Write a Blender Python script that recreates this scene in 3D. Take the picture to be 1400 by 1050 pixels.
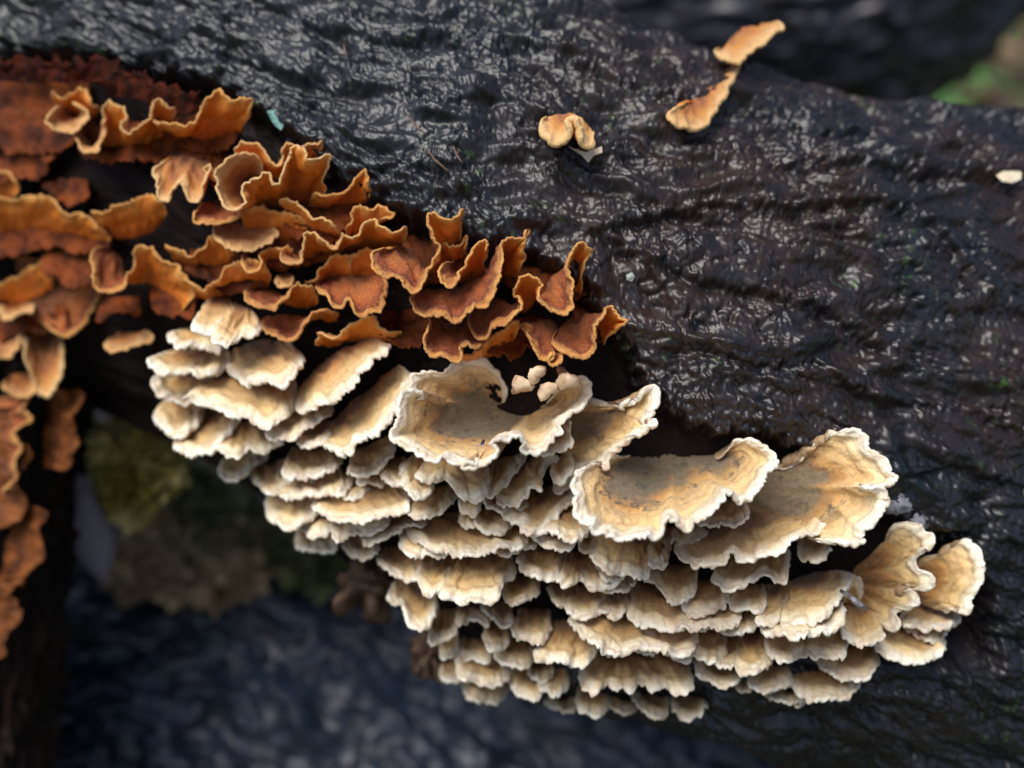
import bpy, math, random
import numpy as np
from mathutils import Vector

# ------------------------------------------------------------------ camera, sky, sun, exposure
scene = bpy.context.scene
for o in list(bpy.data.objects):
    bpy.data.objects.remove(o)
COL = scene.collection
PITCH = math.radians(28.0)
CAM = np.array([0.0, 0.0, 0.30])
R_ = np.array([1.0, 0.0, 0.0])
F_ = np.array([0.0, math.cos(PITCH), -math.sin(PITCH)])
U_ = np.array([0.0, math.sin(PITCH), math.cos(PITCH)])
DF = 1600.0                       # focus distance, in tenths of a millimetre

cam = bpy.data.cameras.new('camera'); camo = bpy.data.objects.new('camera', cam); COL.objects.link(camo)
camo.location = CAM; camo.rotation_euler = (math.pi/2 - PITCH, 0, 0)
cam.sensor_width = 36; cam.lens = 36*1600/1400.0
cam.clip_start = 0.005; cam.clip_end = 200
cam.dof.use_dof = True; cam.dof.focus_distance = 0.1590; cam.dof.aperture_fstop = 10.5
scene.camera = camo

SUN_EL, SUN_AZ = math.radians(66), math.radians(232)    # azimuth from +Y, clockwise
world = bpy.data.worlds.new('World'); scene.world = world; world.use_nodes = True
wn = world.node_tree; wn.nodes.clear()
sky = wn.nodes.new('ShaderNodeTexSky'); sky.sky_type = 'NISHITA'; sky.sun_disc = False
sky.sun_elevation = SUN_EL; sky.sun_rotation = SUN_AZ; sky.dust_density = 3.0; sky.air_density = 1.0
bg = wn.nodes.new('ShaderNodeBackground'); bg.inputs['Strength'].default_value = 0.062
wo = wn.nodes.new('ShaderNodeOutputWorld')
wn.links.new(sky.outputs[0], bg.inputs[0]); wn.links.new(bg.outputs[0], wo.inputs[0])
sun = bpy.data.lights.new('sun', 'SUN'); sun.energy = 1.5; sun.angle = math.radians(42); sun.color = (1.0, 0.98, 0.95)
suno = bpy.data.objects.new('sun', sun); COL.objects.link(suno)
sd = Vector((math.sin(SUN_AZ)*math.cos(SUN_EL), math.cos(SUN_AZ)*math.cos(SUN_EL), math.sin(SUN_EL)))
suno.rotation_euler = sd.to_track_quat('Z', 'Y').to_euler()
suno.location = (0, 0, 2)
scene.view_settings.view_transform = 'Standard'; scene.view_settings.look = 'None'
scene.view_settings.exposure = 1.15; scene.view_settings.gamma = 1.0
scene.view_settings.use_curve_mapping = False

# ------------------------------------------------------------------ helpers
def wd(px, py, Z):
    """photo direction (px,py) at depth Z (0.1 mm) -> world metres"""
    px = np.asarray(px, float); py = np.asarray(py, float); Z = np.asarray(Z, float)
    X = (px-700)*Z/1600; Y = (525-py)*Z/1600
    return CAM + 1e-4*(X[..., None]*R_ + Y[..., None]*U_ + Z[..., None]*F_)

def hsh(ix, iy, seed):
    h = (ix*374761393 + iy*668265263 + seed*1442695041) & 0xFFFFFFFF
    h = ((h ^ (h >> 13))*1274126177) & 0xFFFFFFFF
    h = (h ^ (h >> 16)) & 0xFFFFFFFF
    return h
def perlin(x, y, seed=0):
    x = np.asarray(x, float); y = np.asarray(y, float)
    x, y = np.broadcast_arrays(x, y)
    xi = np.floor(x).astype(np.int64); yi = np.floor(y).astype(np.int64)
    fx = x-xi; fy = y-yi
    u = fx*fx*fx*(fx*(fx*6-15)+10); v = fy*fy*fy*(fy*(fy*6-15)+10)
    def g(ix, iy, dx, dy):
        a = hsh(ix, iy, seed)*(2*math.pi/4294967296.0)
        return np.cos(a)*dx+np.sin(a)*dy
    n00 = g(xi, yi, fx, fy); n10 = g(xi+1, yi, fx-1, fy)
    n01 = g(xi, yi+1, fx, fy-1); n11 = g(xi+1, yi+1, fx-1, fy-1)
    return ((n00*(1-u)+n10*u)*(1-v) + (n01*(1-u)+n11*u)*v)*1.5
def fbm(x, y, seed=0, octv=4, gain=.5):
    s = 0; a = 1; f = 1
    for i in range(octv):
        s = s + a*perlin(x*f, y*f, seed+i*17); a *= gain; f *= 2.03
    return s
def voro(x, y, seed=0):
    """F1, F2 distance and a cell random"""
    xi = np.floor(x).astype(np.int64); yi = np.floor(y).astype(np.int64)
    f1 = np.full(x.shape, 9.0); f2 = np.full(x.shape, 9.0); cr = np.zeros(x.shape)
    for dx in (-1, 0, 1):
        for dy in (-1, 0, 1):
            cx = xi+dx; cy = yi+dy
            jx = hsh(cx, cy, seed)/4294967296.0; jy = hsh(cx, cy, seed+7)/4294967296.0
            d = np.hypot(cx+jx-x, cy+jy-y)
            r = hsh(cx, cy, seed+13)/4294967296.0
            closer = d < f1
            f2 = np.where(closer, f1, np.minimum(f2, d))
            cr = np.where(closer, r, cr); f1 = np.where(closer, d, f1)
    return f1, f2, cr
def sst(a, b, x):
    t = np.clip((x-a)/(b-a), 0, 1); return t*t*(3-2*t)

def mesh_grid(name, V, attrs=None, normals=None, mat=None, parent=None, closed_v=False):
    """V: (rows, cols, 3) -> a grid mesh object"""
    nr, nc, _ = V.shape
    me = bpy.data.meshes.new(name)
    idx = np.arange(nr*nc).reshape(nr, nc)
    if closed_v:
        idx = np.vstack([idx, idx[:1]])
    q = np.stack([idx[:-1, :-1], idx[1:, :-1], idx[1:, 1:], idx[:-1, 1:]], -1).reshape(-1, 4)
    me.vertices.add(nr*nc); me.vertices.foreach_set('co', V.reshape(-1).astype(np.float32))
    n = len(q)
    me.loops.add(n*4); me.loops.foreach_set('vertex_index', q.reshape(-1).astype(np.int32))
    me.polygons.add(n); me.polygons.foreach_set('loop_start', np.arange(0, n*4, 4, dtype=np.int32))
    me.polygons.foreach_set('loop_total', np.full(n, 4, dtype=np.int32))
    me.update(calc_edges=True)
    me.polygons.foreach_set('use_smooth', np.ones(n, dtype=bool))
    for k, a in (attrs or {}).items():
        at = me.attributes.new(k, 'FLOAT', 'POINT'); at.data.foreach_set('value', a.reshape(-1).astype(np.float32))
    if mat: me.materials.append(mat)
    if normals is not None:
        me.normals_split_custom_set_from_vertices(normals.reshape(-1, 3).tolist())
    o = bpy.data.objects.new(name, me); COL.objects.link(o)
    if parent: o.parent = parent
    return o
def mesh_py(name, verts, faces, mat=None, parent=None, smooth=True):
    me = bpy.data.meshes.new(name); me.from_pydata([tuple(v) for v in verts], [], faces); me.update()
    if smooth: me.polygons.foreach_set('use_smooth', np.ones(len(me.polygons), dtype=bool))
    if mat: me.materials.append(mat)
    o = bpy.data.objects.new(name, me); COL.objects.link(o)
    if parent: o.parent = parent
    return o
def tag(o, label=None, cat=None, group=None, kind=None):
    if label: o['label'] = label
    if cat: o['category'] = cat
    if group: o['group'] = group
    if kind: o['kind'] = kind
    return o
def empty(name, loc):
    o = bpy.data.objects.new(name, None); COL.objects.link(o); o.location = loc; o.empty_display_size = .002
    return o
def localise(o, root):
    o.parent = root
    o.matrix_parent_inverse = root.matrix_basis.inverted() if False else o.matrix_parent_inverse

# ------------------------------------------------------------------ materials
class NT:
    def __init__(s, name):
        s.m = bpy.data.materials.new(name); s.m.use_nodes = True; s.t = s.m.node_tree
        s.b = s.t.nodes['Principled BSDF']
    def n(s, typ, **kw):
        nd = s.t.nodes.new(typ)
        for k, v in kw.items():
            if k.startswith('i_'):
                key = k[2:]; key = int(key) if key.isdigit() else key.replace('_', ' ')
                if isinstance(v, bpy.types.NodeSocket): s.t.links.new(v, nd.inputs[key])
                else: nd.inputs[key].default_value = v
            else: setattr(nd, k, v)
        return nd
    def link(s, a, b): s.t.links.new(a, b)
    def attr(s, name): return s.n('ShaderNodeAttribute', attribute_name=name).outputs['Fac']
    def noise(s, scale, detail=4, rough=.5, vec=None, dist=0.0):
        nd = s.n('ShaderNodeTexNoise'); nd.inputs['Scale'].default_value = scale
        nd.inputs['Detail'].default_value = detail; nd.inputs['Roughness'].default_value = rough
        nd.inputs['Distortion'].default_value = dist
        s.link(vec if vec else s.geo(), nd.inputs['Vector']); return nd.outputs['Fac']
    def geo(s):
        if not hasattr(s, '_g'): s._g = s.n('ShaderNodeNewGeometry').outputs['Position']
        return s._g
    def math(s, op, a, b=0.0, c=None, clamp=False):
        nd = s.n('ShaderNodeMath', operation=op, use_clamp=clamp)
        for i, v in enumerate((a, b, c)):
            if v is None: continue
            if isinstance(v, (int, float)): nd.inputs[i].default_value = v
            else: s.link(v, nd.inputs[i])
        return nd.outputs[0]
    def mapr(s, v, a, b, c=0.0, d=1.0):
        nd = s.n('ShaderNodeMapRange'); s.link(v, nd.inputs[0])
        for i, x in zip((1, 2, 3, 4), (a, b, c, d)): nd.inputs[i].default_value = x
        return nd.outputs[0]
    def ramp(s, v, stops, interp='LINEAR'):
        nd = s.n('ShaderNodeValToRGB'); s.link(v, nd.inputs[0]); cr = nd.color_ramp; cr.interpolation = interp
        while len(cr.elements) < len(stops): cr.elements.new(0.5)
        for e, (p, c) in zip(cr.elements, stops): e.position = p; e.color = (*c, 1) if len(c) == 3 else c
        return nd.outputs[0]
    def mix(s, f, a, b, bt='MIX'):
        nd = s.n('ShaderNodeMix', data_type='RGBA', blend_type=bt)
        for k, v in ((0, f), (6, a), (7, b)):
            if isinstance(v, (int, float)): nd.inputs[k].default_value = v
            elif isinstance(v, tuple): nd.inputs[k].default_value = (*v, 1)
            else: s.link(v, nd.inputs[k])
        return nd.outputs[2]
    def bump(s, h, dist, strength=1.0, prev=None):
        nd = s.n('ShaderNodeBump'); s.link(h, nd.inputs['Height']); nd.inputs['Distance'].default_value = dist
        nd.inputs['Strength'].default_value = strength
        if prev: s.link(prev, nd.inputs['Normal'])
        return nd.outputs[0]
    def set(s, **kw):
        for k, v in kw.items():
            i = s.b.inputs[k.replace('_', ' ')]
            if isinstance(v, bpy.types.NodeSocket): s.link(v, i)
            elif isinstance(v, tuple) and len(v) == 3 and i.type == 'RGBA': i.default_value = (*v, 1)
            else: i.default_value = v

def mat_bark(name, dark, mid, red, rough=(.22, .5), green=True, coat=.35, main=False, spec=.6):
    t = NT(name)
    n1 = t.noise(140, 5, .6); n2 = t.noise(500, 6, .65); n3 = t.noise(45, 3); n4 = t.noise(2600, 3, .6)
    c = t.mix(t.mapr(n2, .35, .7), dark, mid)
    rf = t.mapr(t.math('MULTIPLY', t.noise(330, 5, .7), t.mapr(n3, .25, .75, .3, 1.0)), .2, .48, 0, .8)
    if main: rf = t.math('MULTIPLY', rf, t.attr('brown'))
    c = t.mix(rf, c, red)
    if green:
        g = t.noise(420, 4, .7); g2 = t.noise(60, 3)
        f = t.math('MULTIPLY', t.mapr(g, .6, .68), t.mapr(g2, .5, .62))
        c = t.mix(t.math('MULTIPLY', f, .8), c, (.045, .095, .02))
        g3 = t.noise(900, 2); g4 = t.noise(90, 3)
        f2 = t.math('MULTIPLY', t.mapr(g3, .66, .70), t.mapr(g4, .56, .66))
        c = t.mix(t.math('MULTIPLY', f2, .6), c, (.12, .16, .14))
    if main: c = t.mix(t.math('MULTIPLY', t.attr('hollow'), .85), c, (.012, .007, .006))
    rg = t.mapr(t.noise(260, 5, .65), .32, .68, *rough)
    cw = t.math('MULTIPLY', t.mapr(t.noise(600, 4, .6), .3, .6, .6, 1.0), coat)
    if main:
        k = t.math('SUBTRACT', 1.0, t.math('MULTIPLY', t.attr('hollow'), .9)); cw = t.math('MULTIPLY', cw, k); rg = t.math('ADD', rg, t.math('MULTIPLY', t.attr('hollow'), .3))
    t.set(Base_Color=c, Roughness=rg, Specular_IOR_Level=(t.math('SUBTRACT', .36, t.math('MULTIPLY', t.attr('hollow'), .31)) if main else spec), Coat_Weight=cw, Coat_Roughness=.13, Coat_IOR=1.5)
    b = t.bump(n4, .00002, .5); b = t.bump(t.noise(800, 3, .5), .00005, .4, b)
    t.set(Normal=b)
    return t.m

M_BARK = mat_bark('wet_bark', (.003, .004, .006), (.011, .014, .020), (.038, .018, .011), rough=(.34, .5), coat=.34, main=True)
M_BARK2 = mat_bark('wet_bark_lower', (.010, .017, .030), (.036, .054, .088), (.03, .03, .04), rough=(.35, .5), green=True, coat=.1)  # bluish sheen of the wet bark is put into the base colours
M_BARK3 = mat_bark('wet_bark_far', (.006, .006, .009), (.05, .05, .07), (.03, .018, .012), rough=(.28, .45), green=False, coat=.1)
M_STUMP = mat_bark('rotten_stump_wood', (.005, .004, .004), (.012, .008, .006), (.025, .011, .006), rough=(.5, .8), green=False, coat=.0, spec=.15)

def mat_cream(name, part):
    t = NT(name)
    d = t.attr('dist'); tone = t.attr('tone'); ln = t.attr('reach'); alg = t.attr('algae')
    nz = t.noise(420, 4, .55); nz2 = t.noise(1300, 4, .6); nz3 = t.noise(160, 3)
    # zones run parallel to the growing edge: distance to the margin, a little disturbed
    dd = t.math('ADD', d, t.math('MULTIPLY', t.math('SUBTRACT', nz, .5), 16.0))
    rel = t.math('DIVIDE', dd, t.math('ADD', t.math('MULTIPLY', ln, .56), 15.0))
    c = t.ramp(rel, [(0.0, (.93, .87, .73)), (.10, (.91, .79, .56)), (.26, (.83, .61, .31)), (.44, (.74, .49, .21)), (.49, (.60, .37, .14)), (.53, (.71, .48, .22)),
                     (.66, (.60, .33, .10)), (.78, (.46, .21, .05)), (.9, (.33, .13, .03)), (1.0, (.22, .085, .02))])
    # fine concentric bands
    band = t.math('SINE', t.math('MULTIPLY', t.math('ADD', d, t.math('MULTIPLY', nz3, 40.0)), .42))
    c = t.mix(t.mapr(band, .2, 1.0, 0, .42), c, (.42, .25, .11))
    # tone: browner per bracket, strongest away from the margin
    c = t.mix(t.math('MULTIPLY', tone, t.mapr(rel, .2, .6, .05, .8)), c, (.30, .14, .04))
    # algae stain near the base of the big ones
    c = t.mix(t.math('MULTIPLY', alg, t.mapr(t.math('ADD', rel, t.math('MULTIPLY', t.noise(230, 5, .7), 1.3)), 1.22, 1.6, 0, .75)), c, (.11, .125, .09))
    sp = t.math('MULTIPLY', t.mapr(t.noise(300, 6, .78), .55, .61), t.mapr(rel, .3, .6))
    c = t.mix(t.math('MULTIPLY', sp, t.math('MULTIPLY', alg, .85)), c, (.035, .04, .045))
    pit = t.mapr(t.noise(1000, 2), .72, .76)
    c = t.mix(t.math('MULTIPLY', pit, .5), c, (.3, .13, .05))
    c = t.mix(t.mapr(nz2, .35, .7, 0, .22), c, (.50, .34, .18))
    t.set(Base_Color=c, Roughness=t.mapr(rel, 0, .7, .62, .8), Subsurface_Weight=.18, Subsurface_Scale=.0012,
          Subsurface_Radius=(1.0, .6, .35), Specular_IOR_Level=.35, Sheen_Weight=.12)
    b = t.bump(nz2, .0004, .8); b = t.bump(t.noise(4200, 3), .0001, .7, b)
    t.set(Normal=b)
    return t.m
M_CREAM = mat_cream('cream_bracket_skin', 'cap')
def mat_under():
    t = NT('cream_bracket_underside')
    t.set(Base_Color=t.mix(t.noise(500), (.50, .36, .2), (.36, .2, .1)), Roughness=.8, Subsurface_Weight=.1, Subsurface_Scale=.001)
    t.set(Normal=t.bump(t.noise(4000, 2), .0001, .6)); return t.m
M_CUNDER = mat_under()

def mat_orange_cap():
    t = NT('orange_crust_hairy_cap')
    d = t.attr('dist'); tone = t.attr('tone'); nz = t.noise(500, 4); hair = t.noise(2300, 3, .75); nz3 = t.noise(200, 3)
    dd = t.math('DIVIDE', t.math('ADD', d, t.math('MULTIPLY', t.math('SUBTRACT', nz, .5), 12.0)), 60.0)
    c = t.ramp(dd, [(0, (.68, .34, .10)), (.04, (.62, .26, .06)), (.10, (.16, .028, .010)), (.2, (.36, .07, .014)), (.42, (.46, .13, .028)),
                    (.62, (.27, .08, .025)), (1, (.15, .04, .015))])
    band = t.math('SINE', t.math('MULTIPLY', t.math('ADD', d, t.math('MULTIPLY', nz3, 25.0)), .55))
    c = t.mix(t.mapr(band, .2, 1, 0, .35), c, (.2, .06, .03))
    c = t.mix(t.mapr(hair, .5, .66, 0, .7), c, (.56, .25, .09))
    pale = t.ramp(dd, [(0, (.80, .52, .24)), (.25, (.66, .30, .075)), (.5, (.36, .13, .05)), (.7, (.50, .22, .08)), (1, (.26, .09, .03))])
    c = t.mix(tone, c, pale)
    t.set(Base_Color=c, Roughness=.75, Sheen_Weight=.05, Sheen_Roughness=.5, Specular_IOR_Level=.25, Subsurface_Weight=.08, Subsurface_Scale=.0008)
    b = t.bump(hair, .0005, 1.0); t.set(Normal=b); return t.m
def mat_orange_under():
    t = NT('orange_crust_smooth_underside')
    d = t.attr('dist'); nz = t.noise(260, 4); n2 = t.noise(900, 4)
    dd = t.math('DIVIDE', t.math('ADD', d, t.math('MULTIPLY', t.math('SUBTRACT', nz, .5), 30.0)), 90.0)
    c = t.ramp(dd, [(0, (.76, .36, .10)), (.03, (.74, .26, .045)), (.2, (.72, .19, .02)), (.6, (.45, .10, .012)), (1, (.22, .05, .012))])
    c = t.mix(t.mapr(t.noise(700, 2), .68, .74, 0, .8), c, (.12, .03, .012))
    c = t.mix(t.mapr(n2, .4, .7, 0, .25), c, (.40, .16, .05))
    t.set(Base_Color=c, Roughness=.42, Subsurface_Weight=.3, Subsurface_Scale=.0015, Subsurface_Radius=(1, .35, .1), Specular_IOR_Level=.4)
    t.set(Normal=t.bump(n2, .0002, .5)); return t.m
M_OCAP = mat_orange_cap(); M_OUND = mat_orange_under()
def mat_simple(name, c1, c2, scale=300, rough=.6, bumpd=.0002, sss=0, spec=.4):
    t = NT(name); n = t.noise(scale, 4)
    t.set(Base_Color=t.mix(t.mapr(n, .35, .65), c1, c2), Roughness=rough, Subsurface_Weight=sss, Subsurface_Scale=.001, Specular_IOR_Level=spec)
    t.set(Normal=t.bump(t.noise(scale*3, 3), bumpd, .7)); return t.m

# ------------------------------------------------------------------ logs
def interp(tab, x):
    xs = [p[0] for p in tab]; ys = [p[1] for p in tab]
    return np.interp(x, xs, ys)
def smooth_tab(tab):
    xs = np.linspace(tab[0][0], tab[-1][0], 160); ys = interp(tab, xs)
    k = np.hanning(19); k /= k.sum()
    yp = np.pad(ys, 9, mode='reflect', reflect_type='odd'); ys = np.convolve(yp, k, 'valid')
    return list(zip(xs, ys))
TOP = smooth_tab([(-500, -420), (-100, -260), (150, -170), (400, -110), (620, -55), (760, -25), (840, 10), (930, 62), (1060, 112), (1240, 142), (1400, 152), (1800, 165), (2300, 180)])
BOT = smooth_tab([(-500, 330), (-100, 450), (100, 560), (220, 610), (350, 680), (480, 790), (600, 900), (760, 955), (900, 985), (1060, 1040), (1240, 1110), (1400, 1180), (1800, 1260), (2300, 1350)])
ZC = smooth_tab([(-500, 2650), (0, 2330), (300, 2120), (600, 2010), (850, 2000), (1100, 2020), (1400, 2110), (1800, 2280), (2300, 2500)])
RD = 350.0
def zlog(px, py):
    t = interp(TOP, px); b = interp(BOT, px); yc = (t+b)/2; h = (b-t)/2
    c = np.clip((np.asarray(py, float)-yc)/h, -.985, .985)
    return interp(ZC, px) - RD*(1-c*c)**.42

EDGE = [(-400, -20), (-60, 55), (60, 62), (180, 78), (300, 108), (380, 165), (440, 215), (505, 262), (560, 290), (640, 318), (740, 345), (800, 390), (850, 440), (872, 490), (900, 540), (950, 580), (1040, 590), (1120, 610), (1190, 680), (1240, 705), (1330, 740), (1370, 850), (1400, 1100), (1500, 1500)]

def sdist(poly, X, Y):
    """distance to polyline and side (+ = above/left of travel)"""
    best = np.full(X.shape, 1e9); side = np.zeros(X.shape)
    for (x0, y0), (x1, y1) in zip(poly[:-1], poly[1:]):
        dx, dy = x1-x0, y1-y0; L2 = dx*dx+dy*dy
        t = np.clip(((X-x0)*dx+(Y-y0)*dy)/L2, 0, 1)
        d = np.hypot(X-x0-t*dx, Y-y0-t*dy); s = np.sign(dx*(Y-y0)-dy*(X-x0))
        m = d < best; best = np.where(m, d, best); side = np.where(m, s, side)
    return best, side      # side>0 : below the line on the photo

# ledges seen in the bark: (polyline, height, reach)
LEDGES = [
 ([(855, 305), (930, 285), (1010, 278), (1090, 285), (1170, 280), (1240, 288), (1290, 330), (1320, 370)], 13, 46),
 ([(690, 60), (760, 75), (830, 110), (900, 135), (960, 150), (1040, 160), (1100, 185), (1150, 180)], 11, 40),
 ([(360, 0), (420, 35), (480, 48), (540, 60), (600, 58), (660, 48)], 8, 30),
 ([(500, 235), (560, 225), (620, 250), (650, 290), (645, 330)], 8, 26),
 ([(840, 330), (900, 360), (960, 385), (1030, 400), (1120, 420), (1180, 460)], 10, 34),
 ([(1080, 230), (1160, 225), (1260, 245), (1340, 240), (1420, 260)], 9, 40),
 ([(960, 470), (1030, 500), (1110, 495), (1180, 540), (1250, 555), (1330, 560), (1400, 600)], 9, 38),
 ([(560, 130), (620, 140), (690, 135), (740, 150)], 6, 22),
 ([(1150, 640), (1220, 650), (1300, 640), (1380, 660)], 10, 40),
 ([(1230, 700), (1290, 720), (1350, 740), (1420, 735)], 9, 34),
 ([(120, 20), (200, 40), (280, 70), (350, 85), (420, 110)], 7, 26),
]
def bark_height(A, B, seed=0, amp=1.0):
    """A, B in photo-like units on the unrolled surface"""
    ca, sa = math.cos(math.radians(13)), math.sin(math.radians(13))
    u = A*ca+B*sa; v = -A*sa+B*ca
    wx = fbm(u/190, v/150, seed+1, 2)*34; wy = fbm(u/190, v/150, seed+5, 2)*26
    u2, v2 = u+wx, v+wy
    h = fbm(u/260, v/130, seed+9, 3)*16
    def terr(n, k, sharp):
        t = n*k; fl = np.floor(t); fr = t-fl
        return (fl+sst(0, sharp, fr)+.35*(fr-1))/k
    n1 = fbm(u2/80, v2/30, seed+20, 2, .42)
    h = h+terr(n1, 6.0, .3)*20
    wu = fbm(u/38, v/26, seed+30, 2)*12; wv = fbm(u/38, v/26, seed+35, 2)*9
    reg = sst(-.2, .2, perlin(u/120, v/80, seed+33))
    f1, f2, cr = voro((u2+wu*1.5)/46, (v2+wv*1.5)/18, seed+40)
    h = h+(cr-.5)*5*sst(0, .2, f2-f1)-5.0*sst(.16, 0, f2-f1)*(.35+.65*reg)
    # wrinkles that flow along the log: rounded crests, narrow valleys
    w1 = perlin((u2+wu)/34, (v2+wv)/10.5, seed+51)
    h = h+2.6*np.minimum(np.abs(w1)/.22, 1)**.7*(.4+.6*reg)
    w2 = perlin((u2+wu+.5*v2)/17, (v2+wv-.35*u2)/12, seed+52)
    h = h+1.7*np.minimum(np.abs(w2)/.2, 1)**.7*(1.1-.8*reg)
    w3 = perlin((u2+wu)/19, (v2+wv)/6.5, seed+53)
    h = h+1.3*np.minimum(np.abs(w3)/.2, 1)**.7*(.35+.65*sst(-.2, .3, perlin(u/75, v/45, seed+54)))
    p = perlin((u2+wu)/30, (v2+wv)/11, seed+65)
    h = h-np.exp(-(p/.05)**2)*4.5*sst(-.1, .35, perlin(u/60, v/40, seed+66))
    p = perlin(u2/60, v2/17, seed+60)+.3*perlin(u2/22, v2/16, seed+61)
    m = sst(-.15, .2, perlin(u/90, v/60, seed+62))
    h = h-np.exp(-(p/.06)**2)*8*m
    return h*amp

def tube(name, xs, cfun, rows_front, rows_back, dispf, mat, p=.42, amp_back=0):
    """cfun(x)-> (cx,cy,hx,hy,Zc,Rd) arrays; dispf(PX,PY,arc)->displacement"""
    cx, cy, hx, hy, Zc, Rd = [np.asarray(a, float) for a in cfun(xs)]
    ph = np.concatenate([np.linspace(0, math.pi, rows_front, endpoint=False), np.linspace(math.pi, 2*math.pi, rows_back, endpoint=False)])
    C = np.cos(ph)[:, None]; S = np.sin(ph)[:, None]
    sgn = np.sign(S); sp = sgn*np.abs(S)**(2*p)
    PX = cx-hx*C; PY = cy-hy*C; Z = Zc-Rd*sp
    P = wd(PX, PY, Z)
    # arc coordinate
    hh = np.hypot(hx, hy)
    arc = (ph[:, None]-math.pi/2)*(hh+Rd)/2
    n = np.cross(np.gradient(P, axis=1), np.gradient(P, axis=0))
    n /= np.linalg.norm(n, axis=-1, keepdims=True)+1e-12
    # orient outwards
    ctr = wd(cx, cy, Zc)[None]
    sg = np.sign(np.sum(n*(P-ctr), -1, keepdims=True)); n = n*np.where(sg == 0, 1, sg)
    D = dispf(PX, PY, arc+cy*0, np.broadcast_to(xs[None], PX.shape), S)
    P = P+n*(D*1e-4)[..., None]
    return P

xs = np.concatenate([np.linspace(-480, -30, 60, endpoint=False), np.linspace(-30, 1430, 800, endpoint=False), np.linspace(1430, 2280, 70)])
def cf_main(x):
    t = interp(TOP, x); b = interp(BOT, x)
    return x, (t+b)/2, np.zeros_like(x), (b-t)/2, interp(ZC, x), np.full_like(x, RD)
def hcut(PX, PY):
    return 1-sst(-20, 60, PY-(870+(PX-700)*.03))*sst(560, 760, PX)
def disp_main(PX, PY, arc, X, S):
    front = S > 0
    A = X; B = (interp(TOP, X)+interp(BOT, X))/2+arc
    h = bark_height(A, B, 3, .88)
    # shiny blistered zone above the cream fungi and at the lower right
    bl = np.maximum(.2*sst(300, 150, np.hypot((PX-1120)/1.7, (PY-430)*1.2)), np.maximum(sst(120, 40, np.hypot((PX-960)/1.6, PY-560)), sst(260, 80, np.hypot(PX-1330, (PY-850)))))
    f1, f2, cr = voro(A/15+perlin(A/30, B/30, 5)*.8, B/10, 8)
    h = h*(1-.35*bl)+bl*((f2-f1)*7+cr*4)*1.1
    # hollow where bark is gone below the edge
    d, s = sdist(EDGE, PX, PY)
    jag = fbm(A/22, B/22, 91, 3)*12
    dd = d*s+jag
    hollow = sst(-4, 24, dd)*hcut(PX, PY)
    h = h*(1-.7*hollow) - 52*hollow + 9*np.exp(-((dd+10)/14)**2)*sst(900, 600, PX)
    for poly, H, W in LEDGES:
        d, s = sdist(poly, PX, PY)
        dd = d*s+fbm(A/18, B/18, 33, 3)*7
        e1 = H*np.exp(np.minimum(dd, 0)/W); e2 = -H*.8*np.exp(-np.maximum(dd, 0)/(W*.6)); k1 = sst(-5, 5, dd)
        h = h + (e1*(1-k1)+e2*k1)*sst(0, 1, np.clip(1.5-d/90, 0, 1))
    # knot rings right of the orange fungi
    kr = np.hypot((A-520)/1.3, PY-285)
    h = h+np.sin(kr/4.2+perlin(A/20, B/20, 4)*2.2)*2.2*sst(80, 30, kr)
    # old borer hole
    h = h-40*np.exp(-((PX-795)**2/13**2+(PY-190)**2/9**2))
    fade = sst(-.05, .12, S)
    return h*np.where(S > -.05, np.maximum(fade, .3), .3)
P = tube('log', xs, cf_main, 520, 50, disp_main, None)
def log_attrs():
    cx, cy, hx, hy, Zc, Rd = cf_main(xs)
    ph = np.concatenate([np.linspace(0, math.pi, 520, endpoint=False), np.linspace(math.pi, 2*math.pi, 50, endpoint=False)])
    PY = cy-hy*np.cos(ph)[:, None]; PX = np.broadcast_to(cx[None], PY.shape)
    d, s = sdist(EDGE, PX, PY)
    hol = sst(-6, 26, d*s+fbm(PX/22, PY/22, 91, 3)*12)*hcut(PX, PY)
    br = (sst(560, 1050, PX+PY*.35)*.8+.06)*(1-.7*sst(560, 800, PY))
    return {'hollow': hol, 'brown': br}
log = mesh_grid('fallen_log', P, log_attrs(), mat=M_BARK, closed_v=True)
# end disks
me = log.data
tag(log, 'thick wet black log with flaky glossy bark carrying all the orange and cream fungi', 'log')
# lower log behind, far log at the top, stump at the left
def cf_low(x):
    t = np.interp(x, [-900, 0, 130, 300, 520, 800, 1400, 2400], [900, 790, 700, 668, 700, 760, 900, 1150])
    b = t+1250
    return x, (t+b)/2, np.zeros_like(x), (b-t)/2, np.full_like(x, 3300.0), np.full_like(x, 620.0)
LOWL = [([(255, 815), (290, 870), (345, 915), (400, 960), (410, 1000)], 48, 22), ([(270, 900), (330, 950), (390, 960)], 16, 16),
        ([(330, 830), (380, 835), (395, 850)], 22, 16), ([(430, 985), (520, 1000), (640, 1020)], 14, 24), ([(520, 860), (640, 930), (760, 1010)], -16, 26)]
def disp_low(PX, PY, arc, X, S):
    h = bark_height(X*1.9, arc*1.9, 203, 1.5)*1.0+fbm(X/120, arc/120, 210, 3)*30
    for poly, H, W in LOWL:
        d, s = sdist(poly, PX, PY); h = h+H*np.exp(-(d/W)**2)
    return h
def zlow(x, y):
    _, cy, _, hy, Zc, Rd = cf_low(np.asarray(x, float)); c = np.clip((cy-y)/hy, -.99, .99)
    return float(Zc-Rd*(1-c*c)**.42)
xl = np.linspace(-800, 2300, 420)
lowlog = mesh_grid('fallen_log', tube('l', xl, cf_low, 240, 24, disp_low, None), mat=M_BARK2, closed_v=True)
tag(lowlog, 'bluish wet log lying below and behind, out of focus, under the cream fungi', 'log')

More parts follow.
